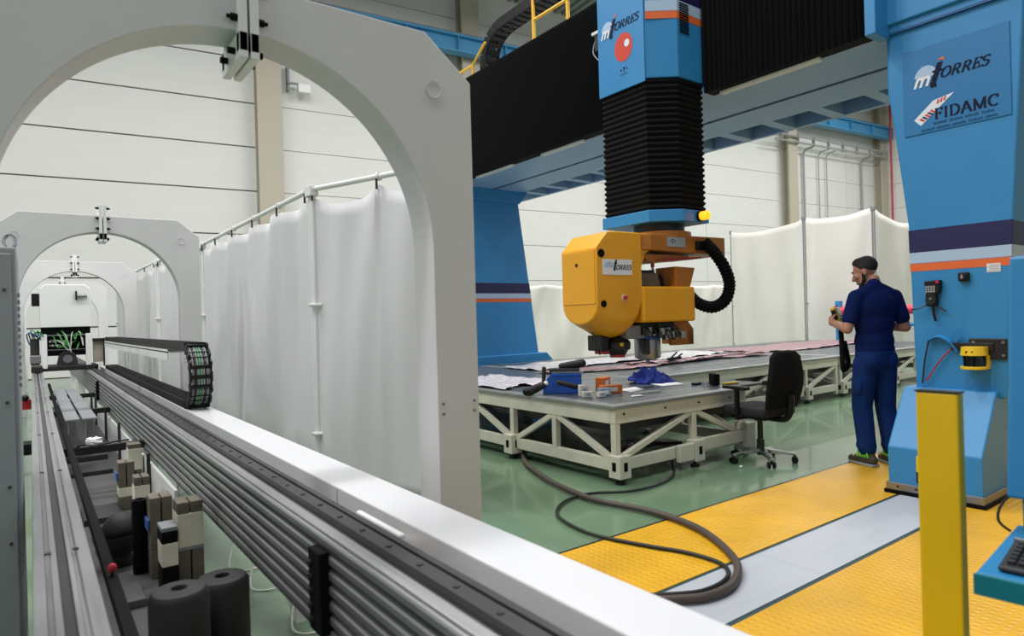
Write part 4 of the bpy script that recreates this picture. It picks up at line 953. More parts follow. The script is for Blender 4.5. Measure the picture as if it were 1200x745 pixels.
# ---- clutter on the table corner
bn = thing('parts_bin', (4.0, 4.75, ZT), 'open blue plastic parts bin filled with dark tools', 'bin')
BMX = Matrix.Translation((4.02, 4.66, ZT + .004)) @ Matrix.Rotation(math.radians(-40), 4, 'Z') @ Matrix.Diagonal((1.2, 1.2, 1.15, 1))
def bb(name, b, m, par=None, bev=0): return b.build(name, m, par or bn, bev, mtx=BMX)
w2, l2 = .09, .15
bb('base', MB().box(-l2, l2, -w2, w2, 0, .006), 'bin_blue')
bb('side', MB().prism([(-l2, 0), (l2, 0), (l2, .16), (-l2 + .08, .16), (-l2, .07)], 'y', -w2, -w2 + .006), 'bin_blue', None, .001)
bb('side', MB().prism([(-l2, 0), (l2, 0), (l2, .16), (-l2 + .08, .16), (-l2, .07)], 'y', w2 - .006, w2), 'bin_blue', None, .001)
bb('back', MB().box(l2 - .006, l2, -w2, w2, 0, .16), 'bin_blue'); bb('front', MB().box(-l2, -l2 + .006, -w2, w2, 0, .07), 'bin_blue')
bb('rim', MB().box(-l2 + .08, l2, -w2 - .008, -w2, .145, .162), 'bin_blue', None, .002); bb('rib', MB().box(-.08, l2, -w2 - .004, -w2, .07, .08), 'bin_blue')
q = thing('hand_tool', (4.0, 4.62, .75), 'grey power tool lying across the top of the blue bin', 'tool')
bb('slab', MB().obox((.02, 0, .185), (.24, .07, .03), Matrix.Identity(3)), 'steel_dark', q, .008); bb('grip', MB().cap((.0, .0, .215), (.16, .0, .235), .026, .034, 12), 'rubber', q); bb('plate', MB().box(-.08, .17, -.05, .05, .158, .172), 'steel', q, .003)
q = thing('heat_gun', (3.75, 4.62, .63), 'black handheld heat gun leaning on the edge of the blue bin', 'heat gun')
G0 = Vector((3.70, 4.72, .675))
MB().cap(G0, G0 + Vector((.06, -.09, .05)), .042, .034).build('barrel', 'rubber', q, smooth=True)
MB().cap(G0 + Vector((-.01, .015, -.01)), G0 + Vector((-.035, .03, -.01)), .038, .040).build('motor_end', 'black_plastic', q, smooth=True)
MB().cyl(G0 + Vector((.06, -.09, .055)), G0 + Vector((.09, -.125, .075)), .020).build('nozzle', 'paper', q)
MB().cap(G0 + Vector((.08, -.08, .08)), G0 + Vector((.095, -.07, .20)), .018, .020).build('handle', 'rubber', q, smooth=True)
tag(MB().cap((3.86, 4.52, .75), (3.97, 4.42, .71), .022, .026, 12).build('screwdriver_handle', 'rubber', None, smooth=True), 'dark grey tool handle poking out of the bin front', 'tool')
def carton(x, y, z, sx, sy, sz, rot, m, lb, cat='box'):
    t = thing('carton', (x, y, z), lb, cat)
    R_ = rotz(math.radians(rot)); o = MB().obox((x, y, z + sz / 2), (sx, sy, sz), R_).build('box', m, t, .003)
    MB().obox(Vector((x, y, z + sz + .0008)), (sx * .96, .004, .0012), R_).build('flap_seam', 'wood_worn', t)
    MB().obox(Vector((x, y, z + sz * .5)) + R_ @ Vector((sx * .02, -sy / 2 - .0006, 0)), (sx * .45, .0012, sz * .5), R_).build('label', 'paper' if m != 'cardboard_white' else 'box_grey', t)
    return t
carton(4.30, 4.30, ZT + .004, .20, .09, .07, -18, 'cardboard_orange', 'orange cardboard carton at the table corner, front one')
carton(4.12, 4.20, ZT + .004, .10, .08, .065, -18, 'box_grey', 'blue grey small box beside the orange carton')
carton(4.42, 4.52, ZT + .004, .17, .08, .12, 20, 'cardboard_orange', 'upright orange red carton behind the front orange carton')
carton(3.93, 4.22, ZT + .004, .09, .06, .05, -25, 'cardboard_white', 'white small box on the table edge, lower one')
carton(3.96, 4.30, ZT + .004, .08, .07, .10, -25, 'cardboard_white', 'taller cream small box against the blue bin')
carton(4.02, 4.14, ZT + .004, .07, .05, .045, -10, 'cardboard_white', 'small white box at the front table edge near the corner')
def sheet(pts, lb, m='paper', z=ZT + .004, th=.002):
    t = MB().prism(pts, 'z', z, z + th).build('paper_sheet', m); tag(t, lb, 'paper'); return t
sheet([(4.42, 4.16), (4.66, 4.22), (4.78, 4.44), (4.50, 4.40)], 'white paper sheet right of the orange carton')
sheet([(5.0, 4.28), (5.26, 4.22), (5.44, 4.50), (5.10, 4.56)], 'white crumpled papers in front of the blue cloth')
tag(MB().bar((4.36, 4.06, ZT + .012), (4.66, 4.02, ZT + .012), .014, .014).build('wooden_stick', 'cardboard_white'), 'pale wooden stick on the table beside the paper sheet', 'stick')
sheet([(4.18, 3.93), (4.32, 3.92), (4.36, 3.99), (4.25, 4.0)], 'small torn white paper near the table corner')
tag(MB().obox((4.86, 4.34, ZT + .008), (.14, .03, .012), rotz(.2)).build('pen_box', 'cable_black', None, .004), 'flat dark pen case left of the crumpled papers', 'pen case')
tag(MB().obox((5.35, 4.14, ZT + .012), (.12, .05, .022), rotz(.1)).build('tape_box', 'navy', None, .004), 'flat navy box right of the crumpled papers', 'box')
# crumpled blue cloth
rnd = random.Random(5); b = MB(); vs = []; nx_, ny_ = 44, 26
for j in range(ny_ + 1):
    for i in range(nx_ + 1):
        u, v = i / nx_ * 2 - 1, j / ny_ * 2 - 1; r_ = math.sqrt(u * u + v * v); hgt = max(0, 1 - abs(u * .95 + .15) ** 1.6) * max(0, 1 - v * v) ** .8
        z = ZT + .006 + .16 * hgt * (.84 + .16 * math.sin(6 * u + 3 * v) * math.cos(5 * v - 4 * u)) + .03 * hgt * math.sin(13 * u + 8 * v) + .015 * hgt * math.sin(24 * u - 17 * v)
        edge = 1 + .10 * math.sin(9 * math.atan2(v, u))
        vs.append((5.55 + .25 * u * math.sqrt(max(0, 1 - .45 * v * v)) * edge + .03 * math.sin(7 * v), 4.86 + .17 * v * math.sqrt(max(0, 1 - .45 * u * u)) * edge, max(z, ZT + .006)))
b.add(vs, [(j * (nx_ + 1) + i, j * (nx_ + 1) + i + 1, (j + 1) * (nx_ + 1) + i + 1, (j + 1) * (nx_ + 1) + i) for j in range(ny_) for i in range(nx_)])
CLM = Matrix.Translation((5.22, 4.62, 0)) @ Matrix.Rotation(math.radians(-32), 4, 'Z') @ Matrix.Translation((-5.55, -4.86, 0))
o = b.build('cloth', 'cloth_blue', None, smooth=True, mtx=CLM); md = o.modifiers.new('thickness', 'SOLIDIFY'); md.thickness = .004; md.offset = 1
tag(o, 'crumpled dark blue cloth lying on the table under the spindle', 'cloth')
tag(MB().obox((5.42, 3.98, ZT + .058), (.06, .15, .11), rotz(-.6)).build('black_box', 'black_matte', None, .005), 'black square box standing at the end of the near table', 'box')
for i in range(2):
    tag(MB().lathe([(.016, 0), (.016, .02), (.010, .03), (.010, .036), (.001, .037)], (5.30 + .035 * i, 4.02 - .02 * (i % 2), ZT + .004), 10).build('fitting', 'box_grey', None, smooth=True), ('small pale metal fitting left of the black square box, farther left one', 'small pale metal fitting right next to the black square box')[i], 'fitting', 'small fittings by the black box')
q = thing('side_shelf', (5.8, 4.1, .55), 'dark flat side shelf at the end of the near table behind the chair arm', 'shelf')
MB().box(5.5, 6.05, 3.85, 4.25, .59, .615).build('shelf_board', 'steel_dark', q, .004); MB().box(5.5, 5.54, 3.9, 4.2, .48, .59).build('bracket', 'table_cream', q)
tag(MB().bar((5.62, 4.02, .625), (5.80, 3.98, .625), .05, .02).build('yellow_tool', 'tape_yellow', None, .006), 'yellow marker tool on the dark side shelf', 'tool')
q = thing('film_clip', (7.35, 6.05, .66), 'small dark clip standing on the film near the tool head', 'clip')
MB().bar((7.25, 6.1, .70), (7.42, 6.0, .72), .05, .04).build('jaw', 'black_metal', q, .006); MB().bar((7.30, 6.08, .72), (7.36, 6.02, .80), .03, .02).build('lever', 'black_metal', q); MB().bar((7.38, 6.04, .72), (7.43, 5.98, .78), .03, .02).build('lever', 'black_metal', q)
# ---- barrier behind the worker
q = thing('barrier', (11, 5.0, 0), 'blue barrier post with red and blue bars behind the worker', 'barrier')
Bx, By0, By1 = 15.0, 6.15, 3.6
MB().box(14.69, 14.81, 7.36, 7.48, 0, 1.53).build('post', 'gantry_blue', q, .01)
MB().cyl((14.75, 7.42, 1.30), (15.05, 5.2, 1.30), .10, n=14).build('red_bar', 'barrier_red', q, smooth=True)
MB().cyl((14.75, 7.42, .98), (15.05, 5.2, .98), .04, n=10).build('blue_bar', 'gantry_blue', q, smooth=True)
MB().box(14.99, 15.11, 5.14, 5.26, 0, 1.53).build('post', 'gantry_blue', q, .01)

# ================================================================== OFFICE CHAIR
CM = Matrix.Translation((5.25, 3.38, 0)) @ Matrix.Rotation(math.radians(-6), 4, 'Z')
oc_ = thing('office_chair', (5.25, 3.38, 0), 'black office chair on chrome star base standing at the near table', 'chair')
def cbuild(name, b, m, par=None, bev=0, smooth=False, seg=2): return b.build(name, m, par or oc_, bev, smooth, seg, mtx=CM)
for i in range(5):
    a = 2 * PI * i / 5 + .35; d = Vector((math.cos(a), math.sin(a), 0)); n_ = Vector((-d.y, d.x, 0))
    lg = cbuild('base_leg', MB().loft([Vector((0, 0, .085)) + n_ * s * .03 + Vector((0, 0, z)) for s, z in ((-1, 0), (1, 0), (1, .04), (-1, .04))], [d * .29 + Vector((0, 0, .065)) + n_ * s * .016 + Vector((0, 0, z)) for s, z in ((-1, 0), (1, 0), (1, .022), (-1, .022))]), 'chrome', None, .006)
    for s in (-1, 1): cbuild('caster', MB().cyl(d * .28 + n_ * (s * .022 - .009) + Vector((0, 0, .028)), d * .28 + n_ * (s * .022 + .009) + Vector((0, 0, .028)), .028, n=16), 'black_plastic', lg)
    cbuild('caster_stem', MB().cyl(d * .28 + Vector((0, 0, .03)), d * .28 + Vector((0, 0, .07)), .010, n=8), 'black_metal', lg)
cbuild('gas_lift', MB().lathe([(.034, .06), (.034, .20), (.024, .20), (.024, .36), (.05, .37), (.05, .40)], (0, 0, 0), 18), 'black_metal', None, 0, True)
cbuild('mechanism', MB().box(-.10, .10, -.14, .10, .385, .43), 'black_plastic', None, .012)
cbuild('seat', MB().prism([(-.24, -.18), (-.20, -.22), (.20, -.22), (.24, -.18), (.245, .20), (.20, .25), (-.20, .25), (-.245, .20)], 'z', .425, .505), 'chair_seat', None, .03, True, 4)
bp_ = MB(); nx_, nz_ = 10, 10
for side in (0, 1):
    base = len(bp_.v); vs = []
    for j in range(nz_ + 1):
        v = j / nz_
        for i in range(nx_ + 1):
            u = i / nx_ * 2 - 1; hw = .225 * (.86 + .14 * math.sin(PI * min(1, v * 1.25))) * (1 if v < .85 else math.sqrt(max(.1, 1 - ((v - .85) / .19) ** 2)))
            y = -.235 - .05 * v + .035 * (u * u) - .03 * math.sin(PI * v) ; y -= (.045 if side else 0)
            vs.append((u * hw, y, .50 + .50 * v))
    bp_.add(vs, [(j * (nx_ + 1) + i, j * (nx_ + 1) + i + 1, (j + 1) * (nx_ + 1) + i + 1, (j + 1) * (nx_ + 1) + i) for j in range(nz_) for i in range(nx_)])
N_ = (nx_ + 1) * (nz_ + 1); edge = [i for i in range(nx_ + 1)] + [j * (nx_ + 1) + nx_ for j in range(1, nz_ + 1)] + [nz_ * (nx_ + 1) + i for i in range(nx_ - 1, -1, -1)] + [j * (nx_ + 1) for j in range(nz_ - 1, 0, -1)]
bp_.add([], [])
for a, c_ in zip(edge, edge[1:] + edge[:1]): bp_.f.append((a, c_, c_ + N_, a + N_)); bp_.m.append(0)
cbuild('backrest', bp_, 'chair_fabric', None, .012, True, 3)
cbuild('back_bracket', MB().tube(catmull([(0, -.10, .40), (0, -.26, .41), (0, -.315, .48), (0, -.325, .62)], 5), .028, 8), 'black_plastic', None, 0, True)
for s in (-1, 1):
    ar = cbuild('armrest', MB().box(s * .27 - .035, s * .27 + .035, -.10, .16, .665, .695), 'black_plastic', None, .012, False, 3)
    cbuild('arm_post', MB().bar((s * .27, .02, .40), (s * .27, .02, .67), .05, .025, (0, 1, 0)), 'black_plastic', ar, .006); cbuild('arm_bar', MB().bar((s * .12, .02, .41), (s * .28, .02, .41), .05, .02), 'black_plastic', ar)

# ================================================================== WORKER
def remeshed(b, name, m, vox, parent, mtx, it=4, fac=.5):
    o = b.build(name, m, None, mtx=None)
    c0 = Vector(o.location)
    md = o.modifiers.new('r', 'REMESH'); md.mode = 'VOXEL'; md.voxel_size = vox; md.use_smooth_shade = True
    sm = o.modifiers.new('s', 'SMOOTH'); sm.iterations = it; sm.factor = fac
    bpy.context.view_layer.update()
    dg = bpy.context.evaluated_depsgraph_get(); me = bpy.data.meshes.new_from_object(o.evaluated_get(dg))
    bpy.data.objects.remove(o)
    me.transform(mtx @ Matrix.Translation(c0))
    co = [v.co.copy() for v in me.vertices]; lo = Vector([min(v[i] for v in co) for i in range(3)]); hi = Vector([max(v[i] for v in co) for i in range(3)])
    c = Vector(((lo.x + hi.x) / 2, (lo.y + hi.y) / 2, lo.z)); me.transform(Matrix.Translation(-c)); me.name = name
    me.materials.clear(); me.materials.append(M[m])
    me.polygons.foreach_set('use_smooth', [True] * len(me.polygons))
    o = bpy.data.objects.new(name, me); COL.objects.link(o); o.location = c; WM[o] = Matrix.Translation(c)
    if parent is not None: o.parent = parent; o.matrix_parent_inverse = WM[parent].inverted()
    return o
PM = Matrix.Translation((5.80, 2.62, 0.008)) @ Matrix.Rotation(math.radians(-27), 4, 'Z')
pr = thing('person', (5.80, 2.62, .006), 'worker in navy T-shirt and blue work trousers looking down at a yellow pendant', 'person')
# joints (local: +y forward, +x to the right hand side)
SHL, SHR = Vector((-.182, -.02, 1.435)), Vector((.182, -.02, 1.435))
ELL, ELR = Vector((-.265, -.01, 1.17)), Vector((.275, -.03, 1.17))
WRL, WRR = Vector((-.215, .235, 1.215)), Vector((.045, .265, 1.20))
HDC = Vector((-.015, .075, 1.655)); HY = math.radians(38)      # head turned to the left and bowed
HMX = Matrix.Rotation(HY, 3, 'Z') @ Matrix.Rotation(math.radians(-22), 3, 'X')
def H(p): return HDC + HMX @ Vector(p)
bd = MB()
# trunk and legs under the clothes
bd.ball((0, 0, 1.30), (.165, .10, .24)); bd.ball((0, 0, 1.06), (.15, .10, .16)); bd.cap((-.09, 0, .93), (-.10, .03, .52), .075, .055); bd.cap((.09, 0, .93), (.10, .01, .52), .075, .055)
bd.cap((-.10, .03, .52), (-.10, -.01, .12), .052, .04); bd.cap((.10, .01, .52), (.11, -.03, .12), .052, .04); bd.cap((-.10, -.01, .08), (-.12, .12, .05), .035, .03); bd.cap((.11, -.03, .08), (.13, .10, .05), .035, .03)
bd.cap(SHL, SHR, .055, .055); bd.cap((0, -.015, 1.45), H((0, -.030, -.09)), .058, .053)
for S_0, E_0, W_0 in ((SHL, ELL, WRL), (SHR, ELR, WRR)):
    bd.cap(S_0, E_0, .052, .043); bd.cap(E_0, W_0, .044, .028)
# hands: palm, four fingers, thumb, closing on the pendant
def hand(W_0, fwd, inn, up):
    fwd, inn, up = Vector(fwd).normalized(), Vector(inn).normalized(), Vector(up).normalized()
    pc = W_0 + fwd * .05; bd.cap(W_0, pc + up * .015, .026, .026); bd.cap(pc - up * .02, pc + up * .026 + fwd * .012, .022, .022)
    for i in range(4):
        L = (.030, .036, .034, .026)[i]; k = pc + fwd * .03 + up * (.034 - .021 * i)
        p1 = k + fwd * L * .7 + inn * .012; p2 = p1 + fwd * L * .25 + inn * L * .8; p3 = p2 + inn * L * .5 - fwd * L * .35
        bd.cap(k - fwd * .02, p1, .0105, .0095, 8); bd.cap(p1, p2, .0095, .009, 8); bd.cap(p2, p3, .009, .008, 8)
    t0 = pc - fwd * .02 + up * .03; t1 = t0 + up * .03 + inn * .022 + fwd * .012; t2 = t1 + inn * .026 + fwd * .018
    bd.cap(t0, t1, .0125, .011, 8); bd.cap(t1, t2, .011, .0095, 8)
hand(WRL, (.25, .85, .30), (1, -.2, 0), (-.1, -.25, 1)); hand(WRR, (-.25, .85, .30), (-1, -.2, 0), (.1, -.25, 1))
# head: skull, face, nose, brow, jaw, chin, ears, lips
bd.ball(H((0, -.015, .035)), (.076, .096, .085), 18, 12, HMX); bd.ball(H((0, .025, -.02)), (.064, .068, .088), 18, 12, HMX)
bd.cap(H((-.035, .035, -.075)), H((.035, .035, -.075)), .032, .032); bd.ball(H((0, .068, -.10)), (.024, .020, .018), 12, 8, HMX)
bd.cap(H((0, .088, .015)), H((0, .112, -.028)), .008, .015, 8); bd.cap(H((-.034, .083, .030)), H((.034, .083, .030)), .012, .012, 8)
bd.ball(H((0, .090, -.055)), (.022, .012, .009), 10, 8, HMX)
for s in (-1, 1):
    bd.ball(H((s * .078, -.012, -.005)), (.012, .022, .034), 10, 8, HMX); bd.ball(H((s * .045, .062, -.02)), (.022, .02, .022), 10, 8, HMX)
remeshed(bd, 'body', 'skin', .0065, pr, PM, 3, .4)
for s in (-1, 1):
    e = MB().ball(H((s * .031, .074, .008)), (.011, .010, .009), 10, 8, HMX).build('eye', 'paper', pr, smooth=True, mtx=PM); MB().ball(H((s * .031, .0815, .006)), .005, 8, 6).build('iris', 'hair', e, smooth=True, mtx=PM)
    MB().cap(H((s * .018, .094, .034)), H((s * .05, .080, .034)), .0055, .004, 8).build('eyebrow', 'hair', pr, mtx=PM)
hb_ = MB(); hb_.ball(H((0, -.026, .046)), (.0795, .097, .087), 20, 14, HMX); hb_.ball(H((0, .012, .095)), (.058, .056, .042), 14, 8, HMX)
hb_.cap(H((-.074, -.02, .02)), H((-.074, .0, .04)), .012, .012); hb_.cap(H((.074, -.02, .02)), H((.074, .0, .04)), .012, .012)
hr = remeshed(hb_, 'hair', 'hair', .008, pr, PM, 2, .4)
bb_ = MB(); bb_.cap(H((-.058, .02, -.065)), H((-.036, .058, -.098)), .018, .020); bb_.cap(H((.058, .02, -.065)), H((.036, .058, -.098)), .018, .020); bb_.cap(H((-.036, .060, -.10)), H((.036, .060, -.10)), .024, .024); bb_.cap(H((-.026, .092, -.072)), H((.026, .092, -.072)), .008, .008)
bb_.ball(H((0, .078, -.112)), (.03, .022, .026), 12, 8, HMX); bb_.cap(H((-.066, .005, -.01)), H((-.060, .02, -.06)), .012, .014); bb_.cap(H((.066, .005, -.01)), H((.060, .02, -.06)), .012, .014); bb_.cap(H((-.028, .098, -.042)), H((.028, .098, -.042)), .006, .006)
remeshed(bb_, 'beard', 'hair', .006, pr, PM, 2, .4)
# T-shirt
sb = MB()
sb.ball((0, -.012, 1.36), (.195, .125, .17)); sb.ball((0, 0, 1.22), (.178, .122, .20)); sb.ball((0, .005, 1.06), (.172, .128, .15)); sb.ball((0, .0, .99), (.172, .128, .10)); sb.cap(SHL, (-.05, -.025, 1.50), .060, .055); sb.cap(SHR, (.05, -.025, 1.50), .060, .055)
sb.cap((0, -.02, 1.48), (0, -.01, 1.535), .070, .062)
for S_0, E_0 in ((SHL, ELL), (SHR, ELR)):
    m_ = S_0.lerp(E_0, .68); sb.cap(S_0, m_, .066, .064)
sb.ball((0, -.06, 1.36), (.17, .075, .13))
remeshed(sb, 'shirt', 'navy_cloth', .010, pr, PM, 10, .5)
tb = MB()
tb.ball((0, .0, .955), (.172, .130, .11)); tb.ball((-.075, -.035, .90), (.095, .095, .11)); tb.ball((.075, -.035, .90), (.095, .095, .11)); tb.ball((0, -.03, .90), (.10, .095, .10))
tb.cap((-.085, .01, .86), (-.095, .055, .50), .102, .083); tb.cap((.085, .0, .86), (.105, .025, .50), .102, .083)
tb.cap((-.095, .055, .50), (-.10, .0, .145), .082, .074); tb.cap((.105, .025, .50), (.115, -.03, .145), .082, .074)
tb.ball((-.095, .09, .53), (.07, .04, .08)); tb.ball((-.10, .01, .17), (.085, .082, .05)); tb.ball((.115, -.02, .17), (.085, .082, .05)); tb.ball((-.17, .02, .68), (.025, .06, .09))
tr = remeshed(tb, 'trousers', 'trouser_cloth', .010, pr, PM, 9, .5)
for x, y, a in ((-.10, .0, 8), (.115, -.03, -10)):
    R_ = Matrix.Translation((x, y, 0)) @ Matrix.Rotation(math.radians(a), 4, 'Z')
    sh_ = MB(); sh_.cap((0, -.055, .05), (0, .09, .045), .042, .044); sh_.cap((0, .09, .04), (0, .165, .034), .042, .032); sh_.cap((0, -.03, .06), (0, -.01, .13), .046, .044)
    so = remeshed(sh_, 'shoe', 'shoe', .008, pr, PM @ R_, 3, .4)
    MB().prism([(-.040, -.09), (.040, -.09), (.045, .06), (.036, .17), (0, .20), (-.036, .17), (-.045, .06)], 'z', 0, .022).build('sole', 'key_grey', so, .006, mtx=PM @ R_)
    for i in range(4): MB().tube([(-.034, .02 + .032 * i, .078 - .004 * i), (0, .03 + .032 * i, .098 - .008 * i), (.034, .02 + .032 * i, .078 - .004 * i)], .006, 6).build('lace', 'neon', so, mtx=PM @ R_)
    for i in range(5): MB().bar((-.048, -.05 + .025 * i, .075), (-.047, -.035 + .022 * i, .125), .006, .012).build('trim', 'neon', so, mtx=PM @ R_)
# yellow pendant in the hands
pd = thing('hand_pendant', PM @ Vector((-.10, .32, 1.2)), 'yellow handheld control pendant held by the worker', 'pendant')
PD = PM @ Matrix.Translation((-.105, .325, 1.275)) @ Matrix.Rotation(math.radians(40), 4, 'Z') @ Matrix.Rotation(math.radians(-20), 4, 'X')
MB().box(-.085, .085, -.022, .022, -.05, .085).build('housing', 'scanner_yellow', pd, .012, mtx=PD)
MB().box(-.06, .06, -.027, -.02, .015, .07).build('screen', 'glass_black', pd, .003, mtx=PD)
MB().cyl((.065, 0, .085), (.065, 0, .10), .018).build('stop_button', 'red_plastic', pd, mtx=PD)
MB().box(-.092, -.083, -.02, .02, -.03, .06).build('bumper', 'black_plastic', pd, .004, mtx=PD)
for i in range(6): MB().box(-.05 + .035 * (i % 3), -.025 + .035 * (i % 3), -.026, -.02, -.04 + .025 * (i // 3), -.022 + .025 * (i // 3)).build('key', 'black_plastic', pd, mtx=PD)
MB().tube([PM @ Vector(p) for p in catmull([(-.10, .31, 1.22), (-.11, .28, 1.12), (-.15, .22, .98), (-.17, .19, .86), (-.15, .20, .80), (-.10, .21, .86), (-.09, .27, 1.05)], 8)], .022, 8).build('coiled_lead', 'black_matte', pd, smooth=True)

# ================================================================== CABLES ON THE FLOOR
z = .030
tag(MB().tube(catmull([(3.95, 5.2, z), (3.62, 4.75, z), (3.40, 4.25, z), (3.28, 3.85, z), (3.217, 3.40, z), (3.30, 3.0, z), (3.28, 2.66, z + .002), (3.18, 2.38, z + .002), (2.96, 2.07, z + .002), (2.72, 1.92, z + .002), (2.52, 1.90, z + .002), (2.35, 1.98, z + .002), (1.9, 2.3, z + .002)], 10), .021, 12).build('hose', 'hose', None, smooth=True), 'thick brown hose curving over the green and yellow floor', 'hose')
z = .018
tag(MB().tube(catmull([(4.6, 3.85, z), (4.25, 3.55, z), (3.90, 3.42, z), (3.60, 3.43, z), (3.34, 3.58, z), (3.08, 3.56, z), (2.87, 3.42, z), (2.77, 3.25, z), (2.72, 3.0, z), (2.735, 2.80, z + .002), (2.82, 2.54, z + .002), (2.90, 2.33, z + .002), (2.90, 2.12, z + .004), (2.79, 2.0, z + .004), (2.60, 1.965, z + .004), (2.42, 2.03, z + .004), (1.95, 2.36, z + .004)], 10), .011, 10).build('cable', 'cable_black', None, smooth=True), 'thin black cable looping across the green floor to the yellow plates', 'cable')
q = thing('floor_cable_tray', (4.1, 4.6, 0), 'dark cable bundle lying under the near table', 'cables')
for i in range(4): MB().tube(catmull([(3.95 + .06 * i, 4.5 - .05 * i, .03), (4.4, 4.3 + .08 * i, .03), (4.9, 4.6 + .05 * i, .03), (5.3, 4.3 + .06 * i, .03)], 8), .02, 8).build('cable', 'cable_black', q, smooth=True)
tag(MB().ball((4.9, 3.35, .011), (.018, .014, .010), 8, 6).build('scrap', 'paper', None), 'tiny white scrap on the green floor beside the table', 'scrap')

# ================================================================== DEVICES ON THE NEAR LEG
LF = LX0 - .001
q = thing('pendant_station', (LF, 1.98, 1.3), 'black handheld jog pendant with keypad and dial hung on the gantry leg', 'pendant')
o = MB().prism([(1.945, 1.44), (2.03, 1.45), (2.035, 1.535), (1.93, 1.54), (1.93, 1.48)], 'x', LF - .05, LF).build('housing', 'black_plastic', q, .006)
MB().box(LF - .048, LF, 1.955, 2.03, 1.35, 1.45).build('housing', 'black_plastic', q, .012); 
for i in range(12): MB().box(LF - .054, LF - .05, 1.962 + .017 * (i % 4), 1.974 + .017 * (i % 4), 1.452 + .017 * (i // 4), 1.465 + .017 * (i // 4)).build('key', 'key_grey', o)
MB().cyl((LF - .05, 1.99, 1.395), (LF - .065, 1.99, 1.395), .034, n=24).build('dial', 'black_metal', q); MB().cyl((LF - .065, 1.985, 1.405), (LF - .075, 1.985, 1.405), .009, n=10).build('crank', 'steel', q)
MB().cyl((LF - .05, 1.945, 1.525), (LF - .06, 1.945, 1.525), .010).build('stop_button', 'red_plastic', q)
MB().tube([(LF - .03, 1.985, 1.355), (LF - .035, 1.98, 1.30), (LF - .03, 1.97, 1.24)], .009, 8).build('lead', 'black_plastic', q)
MB().tube([(LF - .03, 2.02, 1.36), (LF - .06, 2.09, 1.33), (LF - .05, 2.12, 1.33)], .006, 6).build('holder_wire', 'black_metal', q); MB().tube([(LF - .03, 1.95, 1.35), (LF - .03, 1.90, 1.31)], .006, 6).build('holder_wire', 'black_metal', q)
q = thing('stop_switch', (LF, 1.79, 1.53), 'small square dark switch box on the gantry leg', 'switch')
MB().box(LF - .04, LF, 1.755, 1.82, 1.52, 1.585).build('box', 'black_plastic', q, .008); MB().cyl((LF - .04, 1.79, 1.553), (LF - .05, 1.79, 1.553), .022).build('bezel', 'black_metal', q); MB().box(LF - .056, LF - .05, 1.785, 1.795, 1.54, 1.566).build('lever', 'key_grey', q)
q = thing('rating_plate', (LF, 1.62, 1.57), 'white printed data label on the gantry leg', 'label')
MB().box(LF - .002, LF, 1.575, 1.655, 1.575, 1.635).build('plate', 'plate_label', q)
for i in range(4): MB().box(LF - .003, LF - .002, 1.582, 1.648 - .012 * (i % 2), 1.582 + .013 * i, 1.586 + .013 * i).build('print_line', 'key_grey', q)
q = thing('laser_scanner', (LF, 1.7, .9), 'yellow and black laser scanner on a black bracket on the gantry leg', 'scanner')
bk = MB().box(LF - .02, LF, 1.545, 1.77, .97, 1.115).build('bracket', 'black_metal', q, .005); MB().box(LF - .03, LF - .02, 1.62, 1.88, 1.03, 1.085).build('arm', 'black_metal', bk, .004)
for y, z_ in ((1.565, 1.00), (1.565, 1.09), (1.74, 1.09)): MB().cyl((LF - .02, y, z_), (LF - .027, y, z_), .010, n=10).build('bolt', 'steel', bk)
def scan(z0, z1, r0_, r1_, nm, m_):
    P0 = [(LF - .03, 1.79, z0), (LF - .03, 1.65, z0)] + [(LF - .09 + r0_ * math.cos(t), 1.72 + .075 * math.sin(t) * (r0_ / .075), z0) for t in [1.5 * PI - PI * i / 12 for i in range(13)]]
    P1 = [(LF - .03, 1.79, z1), (LF - .03, 1.65, z1)] + [(LF - .09 + r1_ * math.cos(t), 1.72 + .075 * math.sin(t) * (r1_ / .075), z1) for t in [1.5 * PI - PI * i / 12 for i in range(13)]]
    MB().loft(P0, P1).build(nm, m_, q, .003)
scan(1.0, 1.06, .078, .070, 'top_housing', 'scanner_yellow'); scan(.925, 1.0, .060, .062, 'window', 'glass_black'); scan(.905, .925, .078, .078, 'bottom_housing', 'scanner_yellow')
MB().box(LF - .06, LF - .0, 1.645, 1.665, .905, 1.0).build('side_cheek', 'scanner_yellow', q, .004)
MB().box(LF - .163, LF - .160, 1.70, 1.745, 1.012, 1.032).build('maker_mark', 'black_plastic', q)
tag(MB().tube(catmull([(LF - .02, 1.87, 1.05), (LF - .03, 1.95, .95), (LF - .03, 2.04, .80)], 6), .006, 6).build('scanner_cable', 'pipe_red', None, smooth=True), 'dark red cable from the scanner down the gantry leg', 'cable')
tag(MB().tube(catmull([(LF - .03, 2.02, 1.10), (LF - .03, 2.05, .95), (LF - .03, 2.07, .78)], 6), .006, 6).build('leg_cable', 'cable_black', None, smooth=True), 'black cable hanging from the blue flap on the gantry leg', 'cable')
b = MB(); vs = []
for i in range(13):
    t = i / 12; y = 2.03 - .20 * t; zz = 1.105 + .035 * math.sin(PI * min(1, t * 1.35)) - (.03 if t > .74 else 0) * (t - .74) * 10
    vs += [(LF - .004, y, zz), (LF - .06, y, zz - .012), (LF - .06, y, zz - .016), (LF - .004, y, zz - .004)]
b.add(vs, [(4 * i + a, 4 * i + (a + 1) % 4, 4 * i + 4 + (a + 1) % 4, 4 * i + 4 + a) for i in range(12) for a in range(4)] + [(0, 1, 2, 3), (51, 50, 49, 48)])
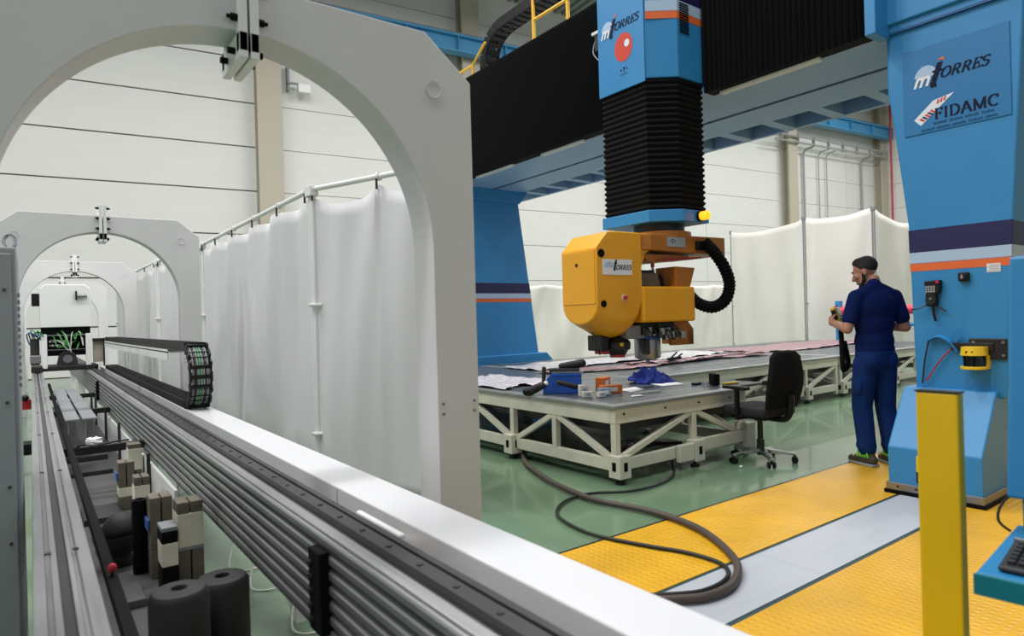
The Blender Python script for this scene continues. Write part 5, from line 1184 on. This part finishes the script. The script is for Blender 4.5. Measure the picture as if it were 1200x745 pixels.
q = thing('sheet_flap', (LF, 1.92, 1.09), 'curved blue sheet flap sticking out of the gantry leg', 'flap'); b.build('flap', 'gantry_blue', q); MB().bar((LF - .03, 1.865, 1.105), (LF - .05, 1.815, 1.145), .05, .004, (1, 0, 0)).build('bent_tab', 'gantry_blue', q)

# ================================================================== FOREGROUND RIGHT: POST AND CONSOLE
q = thing('bollard', (2.17, .78, 0), 'yellow square guard post in the right foreground', 'bollard')
MB().box(2.10, 2.145, .728, .838, 0, 1.10).build('post', 'bollard_yellow', q, .006)
MB().box(2.098, 2.147, .726, .840, 1.10, 1.104).build('top_cap', 'black_metal', q)
MB().box(2.05, 2.25, .66, .90, .006, .02).build('foot_plate', 'bollard_yellow', q, .003)
KM = Matrix.Translation((1.725, .565, 0)) @ Matrix.Rotation(math.radians(6), 4, 'Z')
q = thing('control_console', (2.0, .2, 0), 'blue operator console with a teal edged keyboard shelf at right', 'console')
def kb(name, b, m, par=None, bev=0): return b.build(name, m, par or q, bev, mtx=KM)
kb('shelf', MB().box(-.03, .42, -.75, 0, .705, .75), 'console_blue', None, .004); kb('shelf_edge', MB().box(-.036, -.03, -.75, .004, .70, .748), 'console_teal', None, .002)
kb('column', MB().box(.36, .85, -.75, -.02, 0, .705), 'console_blue', None, .01)
kb('upright', MB().box(.34, .85, -.75, -.025, .75, .84), 'console_teal', None, .005)
pn = kb('panel', MB().prism([(.33, .84), (.85, .84), (.85, 1.48), (.44, 1.48)], 'y', -.75, .006), 'console_blue', None, .008)
for z_ in (.92, 1.0, 1.08):
    kb('button', MB().cyl((.32 + (z_ - .84) * .17, -.06, z_), (.345 + (z_ - .84) * .17, -.06, z_), .013, n=14), 'red_plastic' if z_ > 1.05 else 'black_plastic', pn)
kb('button_plate', MB().prism([(.328 + .03 * .17, .87), (.332 + .03 * .17, .87), (.332 + .28 * .17, 1.12), (.328 + .28 * .17, 1.12)], 'y', -.12, -.035), 'key_grey', pn)
kb('rest_pad', MB().box(.23, .32, -.20, -.04, .751, .762), 'key_black', None, .003)
kbd = thing('keyboard', KM @ Vector((.12, -.3, .751)), 'black computer keyboard on the blue console shelf', 'keyboard')
kb('case', MB().prism([(.0, .752), (.185, .752), (.185, .778), (.0, .764)], 'y', -.47, -.034), 'key_black', kbd, .006)
f = None
for r_ in range(6):
    for c_ in range(21):
        x = .022 + r_ * .024; y = -.048 - c_ * .0198; zz = .7655 + r_ * .0020
        if f is None: f = MB().box(x, x + .016, y - .0155, y, zz, zz + .009).build('key', 'key_black', kbd, .002, mtx=KM)
        else: copy_to(f, kbd, (KM.to_3x3() @ Vector((r_ * .024, -c_ * .0198, r_ * .002))))
kb('trim', MB().box(.172, .184, -.47, -.034, .774, .784), 'steel', kbd, .003)
tag(MB().tube([KM @ Vector(p) for p in catmull([(.345, .0, .85), (.335, .022, .81), (.33, .024, .775), (.335, .0, .752)], 6)], .0035, 8).build('console_cable', 'cable_black', None, smooth=True), 'black cable bowing out beside the console panel', 'cable')
